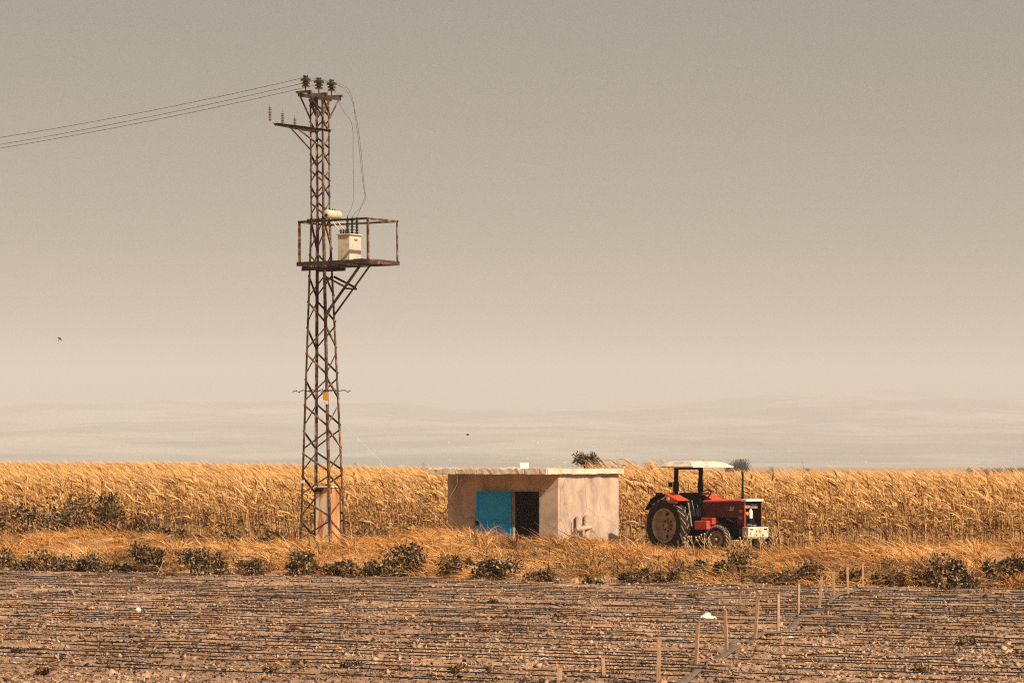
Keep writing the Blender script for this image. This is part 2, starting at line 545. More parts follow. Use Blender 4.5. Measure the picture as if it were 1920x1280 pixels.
# the tilled field in the foreground, laid along the edge direction
us = np.arange(-58, 4, 0.13)
vs_ = np.concatenate([np.arange(24, V_EDGE + 0.5, 0.13)])
UU, VV = np.meshgrid(us, vs_)


def field_z(u, v):
    z = 0.035 * (np.cos((v - 24.2) / 0.8 * 2 * math.pi) * 0.5)
    z = z * (0.4 + 0.9 * vnoise(u * 0.5, v * 0.5, 5))
    z = z + 0.06 * (vnoise(u * 1.3, v * 1.3, 6) - 0.5) + 0.06 * (vnoise(u * 3.1, v * 3.1, 7) - 0.5) + 0.04 * (vnoise(u * 6.5, v * 6.5, 8) - 0.5)
    return z - 0.10 * sstep(V_EDGE - 0.1, V_EDGE + 0.45, v)


ZZ = field_z(UU, VV)
XX = UU * EU[0] + VV * EV[0]
YY = UU * EU[1] + VV * EV[1]
Vf = np.stack([XX, YY, ZZ], -1).reshape(-1, 3)
nx, ny = len(us), len(vs_)
ii = (np.arange(ny - 1)[:, None] * nx + np.arange(nx - 1)[None, :]).ravel()
Ff = np.stack([ii, ii + 1, ii + 1 + nx, ii + nx], 1)
c = Vf[Ff].mean(1)
Ff = Ff[(c[:, 1] > 31) & (np.abs(c[:, 0]) < 0.15 * c[:, 1] + 5.0)]
used = np.unique(Ff)
remap = np.zeros(len(Vf), np.int64); remap[used] = np.arange(len(used))
o = mesh_np('field', Vf[used], remap[Ff], M['soil'], smooth=True)
tag(o, 'brown tilled field of broken soil in front of the grass bank', 'field', kind='structure')


def field_points(n, ymin=35.5):
    """points on the field, spread so that they fall evenly over the picture"""
    out_ = []
    while sum(map(len, out_)) < n:
        q = RNG.random((n, 2))
        inv = 1 / ymin + q[:, 0] ** 0.9 * (1 / 84 - 1 / ymin)
        y = np.where(RNG.random(n) < 0.6, 1 / inv, ymin + q[:, 0] * (84 - ymin))
        x = (q[:, 1] * 2 - 1) * (0.15 * y + 2.5)
        v = x * EV[0] + y * EV[1]
        k = v < V_EDGE + 0.1
        out_.append(np.stack([x[k], y[k]], 1))
    p = np.concatenate(out_)[:n]
    u = p[:, 0] * EU[0] + p[:, 1] * EU[1]
    v = p[:, 0] * EV[0] + p[:, 1] * EV[1]
    return np.column_stack([p, field_z(u, v)])


# clods of earth: rough little octahedra
n = 46000
P = field_points(n)
size = 0.010 + 0.026 * RNG.random(n) ** 2.0 + 0.016 * (RNG.random(n) < 0.04)
octa = np.array([(1, 0, 0), (-1, 0, 0), (0, 1, 0), (0, -1, 0), (0, 0, 1), (0, 0, -1)], float)
of = np.array([(0, 2, 4), (2, 1, 4), (1, 3, 4), (3, 0, 4), (2, 0, 5), (1, 2, 5), (3, 1, 5), (0, 3, 5)])
ang = RNG.random(n) * 6.283
ca, sa = np.cos(ang), np.sin(ang)
J = octa[None] * (0.6 + 0.8 * RNG.random((n, 6, 1))) + (RNG.random((n, 6, 3)) - 0.5) * 1.5
J = np.stack([J[..., 0] * ca[:, None] - J[..., 1] * sa[:, None], J[..., 0] * sa[:, None] + J[..., 1] * ca[:, None], J[..., 2] * 0.8], -1)
Vc = (P[:, None, :] + J * size[:, None, None] + np.array([0, 0, 0.25])[None, None] * size[:, None, None]).reshape(-1, 3)
Fc = (of[None] + (np.arange(n) * 6)[:, None, None]).reshape(-1, 3)
o = mesh_np('soil_clods', Vc, Fc, M['clod'], var=np.repeat(np.clip(RNG.random(n) + 0.55 * (vnoise(P[:, 0] * 0.45, P[:, 1] * 0.16, 91) - 0.5), 0, 1), 6))
tag(o, 'loose crumbled clods of brown soil scattered over the tilled field', 'clods', kind='stuff')

# straw and leaf residue lying on the soil
n = 72000
P = field_points(n)
a = RNG.random(n) * 6.283
d0 = norm(np.stack([np.cos(a), np.sin(a), 0.05 + 0.9 * RNG.random(n) ** 2], 1))
bend = np.stack([(RNG.random(n) - 0.5) * 0.6, (RNG.random(n) - 0.5) * 0.6, -0.25 * RNG.random(n)], 1)
L = 0.03 + 0.085 * RNG.random(n) ** 1.8
side = norm(np.cross(d0, norm(RNG.normal(size=(n, 3)))))
V, F, A = ribbons(P + np.array([0, 0, 0.012]), d0, bend, L, 0.014 + 0.032 * RNG.random(n) ** 1.6, 1, side, np.clip(RNG.random(n) ** 1.3 + 0.5 * (vnoise(P[:, 0] * 0.45, P[:, 1] * 0.16, 91) - 0.5), 0, 1))
o = mesh_np('crop_residue', V, F, M['residue'], var=A)
tag(o, 'pale straw and dry leaf scraps littering the tilled field', 'straw', kind='stuff')


# ------------------------------------------------------------------ lattice tower
TW = Vector((-5.57, 100.5, 0.0))
ROT = R(-32)
Tm = Matrix.Translation(TW) @ Matrix.Rotation(R(-0.42), 4, 'Y') @ Matrix.Rotation(ROT, 4, 'Z')   # the pole leans a little
tower = empty('lattice_tower', TW, ROT)
tower.matrix_basis = Tm
tag(tower, 'tall rusty lattice steel pole with a side platform and insulators', 'power pole')
A0, B0, A1, B1, ZB, ZT = 1.13, 0.82, 0.47, 0.345, 9.78, 13.22


def half(z):
    k = min(max(z / ZB, 0), 1)
    return (A0 + (A1 - A0) * k) / 2, (B0 + (B1 - B0) * k) / 2


def corner(sa, sb, z, ins=0.0):
    a, b = half(z)
    return Vector((sa * (a - ins), sb * (b - ins), z))


LEGS = ((-1, -1), (1, -1), (1, 1), (-1, 1))
for sa, sb in LEGS:
    m = MB()
    for z0, z1 in ((-0.15, ZB), (ZB, ZT)):
        p0, p1 = corner(sa, sb, z0), corner(sa, sb, z1)
        p0, p1, ax, bx_ = m.frame(p0, p1, (-sa, 0, 0))
        s = 1 if bx_.y * (-sb) > 0 else -1
        m.angle(p0, p1, 0.070 if z0 < 1 else 0.052, 0.011, (-sa, 0, 0), s)
    m.build('leg', M['rust'], tower)
# zigzag lacing on the four faces
lev = [0.25]
while lev[-1] < ZB - 0.5:
    zz = lev[-1]
    lev.append(zz + (0.66 if zz < 3.5 else 0.76 if zz < 8 else 0.62))
lev[-1] = ZB
lev += [ZB + (ZT - ZB - 0.1) * k / 7 for k in range(1, 8)]
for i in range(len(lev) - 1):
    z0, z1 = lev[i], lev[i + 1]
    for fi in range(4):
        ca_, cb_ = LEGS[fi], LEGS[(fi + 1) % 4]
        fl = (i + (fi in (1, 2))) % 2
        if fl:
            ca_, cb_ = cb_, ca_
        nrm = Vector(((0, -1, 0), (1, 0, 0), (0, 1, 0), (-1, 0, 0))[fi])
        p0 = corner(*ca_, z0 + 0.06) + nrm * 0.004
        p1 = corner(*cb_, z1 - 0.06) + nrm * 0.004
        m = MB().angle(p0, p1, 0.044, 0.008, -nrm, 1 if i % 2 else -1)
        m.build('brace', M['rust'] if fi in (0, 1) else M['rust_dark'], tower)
# crown: two long beams on brackets carry the three insulators
ZC = ZT + 0.02
for a in (-0.17, 0.17):
    MB().rect((a, -0.82, ZC + 0.05), (a, 0.82, ZC + 0.05), 0.10, 0.06).build('crown_beam', M['rust_dark'], tower)
for b in (-0.78, 0.0, 0.78):
    MB().rect((-0.27, b, ZC + 0.13), (0.27, b, ZC + 0.13), 0.06, 0.09).build('crown_tie', M['rust'], tower)
for sa in (-1, 1):
    for sb in (-1, 1):
        MB().angle((sa * 0.17, sb * 0.78, ZC), corner(sa, sb, ZC - 0.62), 0.055, 0.009).build('crown_brace', M['rust'], tower)
    MB().angle((sa * 0.235, -0.17, ZC - 0.02), (sa * 0.235, 0.17, ZC - 0.5), 0.05, 0.008, (sa, 0, 0)).build('crown_brace', M['rust'], tower)
MB().box(-0.17, 0.13, -0.262, -0.25, ZC - 0.28, ZC).build('crown_plate', M['rust_dark'], tower)
INS = []
for b in (-0.70, -0.03, 0.62):
    z = ZC + 0.16
    MB().cyl((0, b, z - 0.02), (0, b, z + 0.16), 0.016, n=8).build('insulator_pin', M['rust_dark'], tower)
    prof = [(0.03, 0.12), (0.115, 0.115), (0.12, 0.15), (0.065, 0.175), (0.065, 0.195), (0.125, 0.20), (0.128, 0.235), (0.07, 0.265), (0.07, 0.285),
            (0.150, 0.29), (0.155, 0.335), (0.10, 0.37), (0.062, 0.38), (0.062, 0.41), (0.082, 0.42), (0.075, 0.45), (0.02, 0.455)]
    MB().lathe(prof, (0, b, z), n=20).build('insulator', M['porcelain'], tower, smooth=True)
    INS.append((0, b, z + 0.40))
# side arm with three surge arresters
ZA = 12.32
tip = Vector((0, -2.24, ZA + 0.02))
for sa in (-1, 1):
    p0 = Vector((sa * 0.245, 0.2, ZA))
    MB().angle(p0, tip + Vector((sa * 0.02, 0, 0)), 0.07, 0.01, (0, 0, -1), sa).build('arm_chord', M['rust_dark'], tower)
    MB().angle((sa * 0.09, -1.42, ZA - 0.03), (sa * 0.235, -0.172, 11.72), 0.05, 0.008).build('arm_brace', M['rust'], tower)
MB().rect((-0.16, -1.05, ZA - 0.04), (0.16, -1.05, ZA - 0.04), 0.05, 0.05).build('arm_tie', M['rust_dark'], tower)
MB().rect((-0.20, -0.62, ZA - 0.04), (0.20, -0.62, ZA - 0.04), 0.05, 0.05).build('arm_tie', M['rust_dark'], tower)
MB().rect((0, -2.18, ZA + 0.03), (0, -2.52, ZA + 0.07), 0.05, 0.012).build('arm_bracket', M['greymetal'], tower)
for b, h, zz in ((-2.48, 0.38, ZA + 0.08), (-1.86, 0.34, ZA + 0.0), (-1.25, 0.24, ZA - 0.0)):
    ar = MB()
    prof = [(0.02, 0)]
    k = int(h / 0.045)
    for j in range(k):
        prof += [(0.03, h * j / k + 0.004), (0.052, h * (j + 0.45) / k), (0.03, h * (j + 0.9) / k)]
    prof += [(0.02, h)]
    ar.lathe(prof, (0, b, zz), n=12)
    ar.cyl((0, b, zz - 0.03), (0, b, zz), 0.015, n=6).cyl((0, b, zz + h), (0.0, b - 0.02, zz + h + 0.09), 0.014, 0.004, n=6)
    ar.build('surge_arrester', M['arrester'], tower, smooth=True)
# platform
PA0, PA1, PS, ZP, ZR = -0.22, 2.23, 0.775, 8.34, 9.60
for s in (-1, 1):
    MB().rect((PA0 - 0.08, s * PS, ZP), (PA1 + 0.03, s * PS, ZP), 0.12, 0.06).build('platform_beam', M['rust_dark'], tower)
    MB().angle((PA0, s * PS, ZR), (PA1, s * PS, ZR), 0.06, 0.012, (0, 0, -1), s).build('top_rail', M['rust'], tower)
    for a in (PA0, PA1):
        MB().angle((a, s * PS, ZP + 0.06), (a, s * PS, ZR), 0.06, 0.010, (1 if a < 0 else -1, 0, 0), s).build('platform_post', M['rust'], tower)
for a in (PA0, PA1):
    MB().angle((a, -PS, ZR - 0.003), (a, PS, ZR - 0.003), 0.06, 0.012, (0, 0, -1), 1).build('top_rail', M['rust'], tower)
    MB().rect((a, -PS, ZP - 0.003), (a, PS, ZP - 0.003), 0.11, 0.055).build('platform_beam', M['rust'], tower)
for a in (0.78, 1.18, 1.52):
    MB().rect((a, -PS + 0.03, ZP - 0.01), (a, PS - 0.03, ZP - 0.01), 0.09, 0.06).build('platform_joist', M['rust_dark'], tower)
for a, l0, l1 in ((1.72, -0.72, 0.72), (1.90, -0.74, 0.5), (2.05, -0.3, 0.74)):
    MB().box(a - 0.07, a + 0.07, l0, l1, ZP + 0.062, ZP + 0.085).build('deck_plank', M['rust'], tower)
for s in (-1, 1):
    MB().rect((-0.42, s * 0.36, ZP - 0.13), (0.62, s * 0.36, ZP - 0.13), 0.09, 0.06).build('collar_beam', M['rust_dark'], tower)
    MB().rect((s * 0.33, -0.45, ZP - 0.075), (s * 0.33, 0.45, ZP - 0.075), 0.06, 0.06).build('collar_beam', M['rust_dark'], tower)
    MB().angle((0.335, s * 0.24, 6.85), (1.62, s * 0.26, ZP - 0.06), 0.06, 0.01, None, s).build('strut', M['rust'], tower)
    MB().angle((0.28, s * 0.26, 7.98), (1.06, s * 0.28, 7.62), 0.055, 0.009, None, s).build('strut_tie', M['rust'], tower)
MB().rect((1.05, -0.28, 7.61), (1.05, 0.32, 7.61), 0.05, 0.05).build('strut_tie', M['rust_dark'], tower)
for s in (-1, 1):
    MB().rect((-0.3, s * 0.24, ZR + 0.06), (0.36, s * 0.24, ZR + 0.06), 0.06, 0.05).build('clamp_beam', M['rust_dark'], tower)
# climbing guard of barbed wire and the small plates
az, bz = half(4.65)
for s in (-1, 1):
    pts = []
    for k in range(15):
        tt = k / 14
        pts.append((-0.82 + 1.64 * tt, s * (bz + 0.03), 4.65 + 0.03 * math.sin(k * 2.3) - 0.10 * abs(tt - 0.5) ** 2))
    m = MB().tube(pts, 0.011, 5)
    for k in range(1, 28):
        q = Vector(pts[k // 2])
        m.cyl(q + Vector((0.02 * (k % 2), 0, -0.03)), q + Vector((0.03, 0, 0.03)), 0.004, n=4)
    m.build('barbed_wire', M['rust_dark'], tower)
pl = MB().box(az - 0.14, az + 0.05, -bz - 0.026, -bz - 0.018, 4.36, 4.60).build('warning_plate', M['sign_y'], tower)
tag(pl, 'yellow warning plate')
pl = MB().box(az - 0.12, az + 0.03, -bz - 0.026, -bz - 0.018, 4.23, 4.345).build('number_plate', M['white'], tower)
az2, bz2 = half(1.95)
MB().box(-az2 - 0.02, -az2 + 0.13, -bz2 - 0.024, -bz2 - 0.016, 1.93, 2.02).build('number_plate', M['white'], tower)

# concrete footing blocks half hidden in the grass
MB().box(-0.85, 0.85, -0.7, 0.7, -0.4, 0.02).build('footing', M['concrete'], tower, bevel=0.02)

# ------------------------------------------------------------------ transformer on the platform
tr = empty('transformer', Tm @ Vector((1.03, 0.0, ZP + 0.025)), ROT)
tag(tr, 'cream box transformer with dark bushings on the pole platform', 'transformer')
MB().box(-0.21, 0.21, -0.30, 0.30, 0.03, 0.80).build('tank', M['tr_paint'], tr, bevel=0.012)
MB().box(-0.25, 0.25, -0.34, 0.34, 0.80, 0.835).build('lid', M['tr_paint'], tr, bevel=0.006)
MB().box(0.212, 0.222, -0.06, 0.10, 0.64, 0.70).build('rating_plate', M['greymetal'], tr)
for s in (-0.2, 0.2):
    MB().rect((-0.26, s, 0.0), (0.26, s, 0.0), 0.06, 0.06).build('skid', M['rust_dark'], tr)
BUSH = []
for k, b in enumerate((-0.22, 0.02, 0.26)):
    prof = [(0.045, 0)]
    for j in range(5):
        prof += [(0.03, 0.03 + j * 0.085), (0.07 - 0.003 * j, 0.05 + j * 0.085), (0.03, 0.075 + j * 0.085)]
    prof += [(0.018, 0.46), (0.012, 0.53)]
    MB().lathe(prof, (0.08, b, 0.835), n=14).build('high_voltage_bushing', M['porcelain'], tr, smooth=True)
    BUSH.append(tr.location + Matrix.Rotation(ROT, 3, 'Z') @ Vector((0.08, b, 0.835 + 0.52)))
for k in range(4):
    MB().lathe([(0.03, 0), (0.02, 0.02), (0.035, 0.05), (0.02, 0.08), (0.03, 0.11), (0.01, 0.15)], (-0.14, -0.24 + k * 0.13, 0.835), n=10).build('low_voltage_bushing', M['porcelain'], tr, smooth=True)
cz = 1.43
cons = MB().lathe([(0.02, -0.33), (0.10, -0.32), (0.135, -0.29), (0.14, 0.29), (0.10, 0.32), (0.02, 0.33)], (-0.62, 0.02, cz), axis='y', n=22).build('oil_conservator', M['tr_paint'], tr, smooth=True)
MB().lathe([(0.03, 0), (0.045, -0.01), (0.045, -0.03), (0.01, -0.04)], (-0.60, -0.31, cz - 0.03), axis='y', n=12).build('oil_gauge', M['black'], cons)
for k in range(3):
    MB().cyl((-0.62, -0.12 + 0.13 * k, cz + 0.135), (-0.62, -0.12 + 0.13 * k, cz + 0.18), 0.016, n=8).build('filler_cap', M['black'], cons)
for b in (-0.16, 0.12):
    MB().cyl((-0.58, b, cz - 0.12), (-0.16, b + 0.03, 0.83), 0.018, n=8).build('conservator_pipe', M['tr_paint'], tr, smooth=True)

# ------------------------------------------------------------------ wires


def wire(name, pts, r, mat_, label, cat='wire', group=None):
    o = MB().tube(pts, r, 5).build(name, mat_)
    return tag(o, label, cat, group)


def sag(p0, p1, d, n=20):
    p0, p1 = Vector(p0), Vector(p1)
    return [p0.lerp(p1, k / n) - Vector((0, 0, d * 4 * (k / n) * (1 - k / n))) for k in range(n + 1)]


insw = [Tm @ Vector(p) for p in INS]
for k, (p, yl, nm) in enumerate(zip(insw, (258, 271, 278), ('nearest', 'middle', 'farthest'))):
    q = px(0, yl, 107.6 + 0.6 * k)
    far = p + (q - p) * 2.6 + Vector((0, 0, 0.15))
    mid = [p.lerp(q, t) - Vector((0, 0, 0.09 * 4 * t * (1 - t))) for t in [i / 14 for i in range(15)]]
    more = [q.lerp(far, t) for t in (0.25, 0.5, 0.75, 1.0)]
    pos = ('lead-in wire tied to the insulator at the arm side of the crown', 'lead-in wire tied to the middle insulator on the crown', 'lead-in wire tied to the crown insulator on the platform side')[k]
    wire('overhead_wire', mid + more, 0.0075, M['wire'], 'thin overhead ' + pos)
# a small line clamp on the first wire
for k, (p, offs, lab) in enumerate(zip(insw, ((680, 340), (683, 352), (662, 300)), ('outermost', 'middle', 'innermost'))):
    b = BUSH[(1, 2, 0)[k]]
    c1 = px(offs[0], offs[1], 100.2)
    ctrl = [p, px(650, 165 + 6 * k, 100.2) if k < 2 else px(642, 205, 100.2), px(668 if k < 2 else 655, 235, 100.2) + Vector((0.04 * k, 0, 0)), c1, px(685 - 3 * k if k < 2 else 662.5, 375, 100.2), b]
    pts = []
    for i in range(len(ctrl) - 1):
        a0 = ctrl[max(i - 1, 0)]; a1 = ctrl[i]; a2 = ctrl[i + 1]; a3 = ctrl[min(i + 2, len(ctrl) - 1)]
        for j in range(8):
            t = j / 8
            pts.append(0.5 * ((2 * a1) + (a2 - a0) * t + (2 * a0 - 5 * a1 + 4 * a2 - a3) * t * t + (3 * a1 - a0 - 3 * a2 + a3) * t ** 3))
    pts.append(b)
    wire('drop_wire', pts, 0.007, M['wire'], '%s thin drop wire looping from pole crown down to the transformer' % lab)
p0 = Tm @ corner(1, 1, 3.75)
p1 = Vector((p0.x + 3.6, p0.y + 5.5, 0.0))
wire('guy_wire', sag(p0, p1, 0.02, 6), 0.007, M['wire_pale'], 'pale straight stay wire slanting from the pole into the corn')

# ------------------------------------------------------------------ meter cabinet at the foot of the tower
cb = empty('meter_cabinet', Tm @ Vector((0.06, 0.22, 0.0)), ROT)
cb.scale = (0.86, 0.86, 1.0)
tag(cb, 'rust streaked white metal cabinet standing inside the pole legs', 'cabinet')
MB().box(-0.36, 0.36, -0.30, 0.30, 0.12, 1.80).build('body', M['cab_rust'], cb, bevel=0.01)
MB().box(-0.39, 0.39, -0.34, 0.33, 1.80, 1.835).build('roof', M['white'], cb, bevel=0.005)
dr = MB().box(-0.32, 0.32, -0.318, -0.302, 0.2, 1.62).build('door', M['cab'], cb)
MB().box(-0.30, -0.02, -0.40, -0.305, 1.68, 1.76).build('hood', M['black'], cb)
MB().box(0.22, 0.25, -0.335, -0.319, 0.85, 1.0).build('handle', M['black'], dr)
MB().box(-0.37, 0.37, -0.31, 0.31, 0.0, 0.12).build('plinth', M['concrete'], cb)

# ------------------------------------------------------------------ pump shed
SH = Vector((1.285, 95.6, 0.0))
shed = empty('pump_shed', SH, ROT)
tag(shed, 'small flat roofed plaster shed with blue door beside the pole', 'shed')
LF, LR, WH, TH = 3.68, 3.38, 2.20, 0.18
D0, D1, DZ = 0.57, 1.52, 1.76       # door opening measured from the corner
m = MB()
m.box(-D0, 0, 0, TH, -0.2, WH)
m.box(-LF, -D1, 0, TH, -0.2, WH)
m.box(-D1, -D0, 0, TH, DZ, WH)
m.build('front_wall', M['plaster'], shed)
MB().box(-TH, 0, TH, LR, -0.2, WH - 0.002).build('side_wall', M['plaster'], shed)
MB().box(-LF, -LF + TH, TH, LR, -0.2, WH - 0.002).build('side_wall', M['plaster'], shed)
MB().box(-LF + TH, -TH, LR - TH, LR, -0.2, WH - 0.004).build('back_wall', M['plaster'], shed)
MB().box(-LF + TH, -TH, TH, LR - TH, -0.1, 0.03).build('floor', M['dark'], shed)
# cracked slab: edge pieces broken by cracks


def rough_block(x0, x1, y0, y1, z0, z1, along, rng):
    """a block with chipped, uneven long edges"""
    m = MB()
    n_ = 7
    rows = []
    for k in range(n_):
        t = k / (n_ - 1)
        j = [rng.uniform(-0.010, 0.010) for _ in range(4)]
        if rng.random() < 0.25:
            j[2] -= 0.025
        if along == 'x':
            x = x0 + (x1 - x0) * t
            rows.append([(x, y0 + j[0], z0 + j[1]), (x, y1, z0 + j[1] * 0.3), (x, y1, z1), (x, y0 + j[3], z1 + j[2])])
        else:
            y = y0 + (y1 - y0) * t
            rows.append([(x1 + j[0], y, z0 + j[1]), (x0, y, z0 + j[1] * 0.3), (x0, y, z1), (x1 + j[3], y, z1 + j[2])])
    vs3 = [p_ for r_ in rows for p_ in r_]
    fs3 = [(0, 1, 2, 3), tuple(range(4 * n_ - 4, 4 * n_))[::-1]]
    for k in range(n_ - 1):
        fs3 += [(4 * k + i_, 4 * k + (i_ + 1) % 4, 4 * k + 4 + (i_ + 1) % 4, 4 * k + 4 + i_) for i_ in range(4)]
    return m.add(vs3, fs3)


rr_ = random.Random(4)
OF_, OR_, OB_, OL_ = 0.80, 0.12, 0.10, 0.15
sl_ = MB().box(-LF - OL_ + 0.06, OR_ - 0.05, -OF_ + 0.05, LR + OB_, WH, WH + 0.155).build('roof_slab', M['concrete'], shed)
cuts = [-LF - OL_, -2.9, -2.2, -1.35, -0.62, OR_]
for i in range(5):
    g = 0.008
    rough_block(cuts[i] + g, cuts[i + 1] - g, -OF_, -OF_ + 0.048, WH + 0.004 + 0.006 * (i % 2), WH + 0.168 - 0.007 * ((i * 2) % 3), 'x', rr_).build('edge_block', M['concrete'], sl_)
cuts = [-OF_ + 0.052, -0.15, 0.62, 2.0, LR + OB_]
for i in range(4):
    rough_block(OR_ - 0.048, OR_ + 0.0, cuts[i] + 0.008, cuts[i + 1] - 0.008, WH + 0.003 + 0.008 * (i % 2), WH + 0.165 - 0.006 * i, 'y', rr_).build('edge_block', M['concrete'], sl_)
# door frame and the leaf swung wide open
fr = MB()
fr.box(-D0 - 0.045, -D0 + 0.002, -0.012, 0.06, 0, DZ)
fr.box(-D1 - 0.002, -D1 + 0.045, -0.012, 0.06, 0, DZ)
fr.box(-D1 + 0.045, -D0 - 0.045, -0.012, 0.06, DZ - 0.045, DZ + 0.002)
fr.build('door_frame', M['greymetal'], shed)
door = empty('door', (-D1 - 0.015, -0.035, 0.06), R(180 + 8), parent=shed)
DW, DH = 1.06, 1.66
MB().box(0.0, DW, -0.010, 0.010, 0, DH).build('panel', M['blue'], door)
for a, b_, c_, d_ in ((0, 0.05, 0, DH), (DW - 0.05, DW, 0, DH)):
    MB().box(a, b_, 0.011, 0.032, c_, d_).build('stile', M['blue'], door)
for z in (0.0, 0.78, DH - 0.05):
    MB().box(0.052, DW - 0.052, 0.011, 0.046, z, z + 0.05).build('rail', M['blue'], door, bevel=0.006)
MB().box(DW - 0.08, DW + 0.03, 0.033, 0.055, 0.70, 0.82).build('hasp', M['black'], door)
MB().tube([(DW + 0.0, 0.045, 0.72), (DW + 0.06, 0.045, 0.66), (DW + 0.05, 0.045, 0.56), (DW, 0.045, 0.58)], 0.012).build('padlock', M['black'], door)
MB().cyl((0.0, 0.03, -0.04), (0.0, 0.03, DH + 0.02), 0.022, n=8).build('hinge_post', M['blue'], door)
# conduit on the front wall, block left on the roof
MB().tube([(-LF + 0.36, -0.02, WH - 0.03), (-LF + 0.34, -0.03, 1.9), (-LF + 0.22, -0.03, 1.72), (-LF + 0.08, -0.02, 1.55)], 0.016).build('conduit', M['white'], shed, smooth=True)
bl = MB().box(-0.12, 0.12, -0.10, 0.10, 0, 0.17)
o = bl.build('concrete_block', M['white'], None, bevel=0.01)
ShM = Matrix.Translation(SH) @ Matrix.Rotation(ROT, 4, 'Z')
o.location = ShM @ Vector((-1.45, 0.55, WH + 0.155))
o.rotation_euler = (0, 0, ROT + 0.5)
tag(o, 'pale block lying on the flat roof of the shed', 'block')
o = MB().box(-0.25, 0.22, -0.09, 0.09, 0, 0.035).build('broken_board', M['concrete'], None, bevel=0.008)
o.location = ShM @ Vector((-1.85, 0.3, WH + 0.156))
o.rotation_euler = (0, R(-3), ROT + 0.2)
tag(o, 'flat broken piece lying beside the block on shed roof', 'slab piece')

# pipe outlet against the lit side wall
pf = empty('pipe_fixture', ShM @ Vector((0.10, 1.1, 0.0)), ROT)
tag(pf, 'tan plastered pipe stand against the sunlit shed wall', 'pipe')
for b, zt, r_ in ((-0.23, 1.02, 0.055), (0.28, 1.06, 0.075)):
    MB().lathe([(r_, -0.1), (r_, zt - r_), (r_ * 0.75, zt - 0.3 * r_), (0.01, zt)], (0.0, b, 0), n=14).build('upright_pipe', M['plaster'], pf, smooth=True)
MB().cyl((0.08, -0.42, 0.64), (0.08, 0.40, 0.70), 0.06, n=12).build('cross_pipe', M['plaster'], pf, smooth=True)
MB().cyl((0.1, -0.05, 0.1), (0.1, -0.05, 0.76), 0.04, n=10).build('upright_pipe', M['plaster'], pf, smooth=True)
MB().box(-0.02, 0.12, -0.52, -0.40, 0.46, 0.58).build('valve_box', M['greymetal'], pf, bevel=0.01)
MB().cyl((0.05, -0.40, -0.1), (0.05, -0.40, 0.98), 0.022, n=8).build('thin_pipe', M['rust_dark'], pf)
MB().cyl((0.06, -0.3, 0.26), (0.06, 0.3, 0.26), 0.05, n=10).build('low_pipe', M['greymetal'], pf, smooth=True)

# ------------------------------------------------------------------ tractor
TR = Vector((0, 0, 0))
HD = R(-49)
h2 = Vector((math.cos(HD), math.sin(HD), 0)); l2 = Vector((-math.sin(HD), math.cos(HD), 0))
fw = px(1346, None, 94.7)            # right front wheel centre on the ground
WB = 2.05
TO = Vector((fw.x, fw.y, 0)) - h2 * WB + l2 * 0.74
TO.z = 0.0
trac = empty('tractor', TO, HD)
tag(trac, 'old red farm tractor with white canopy parked by the corn', 'tractor')


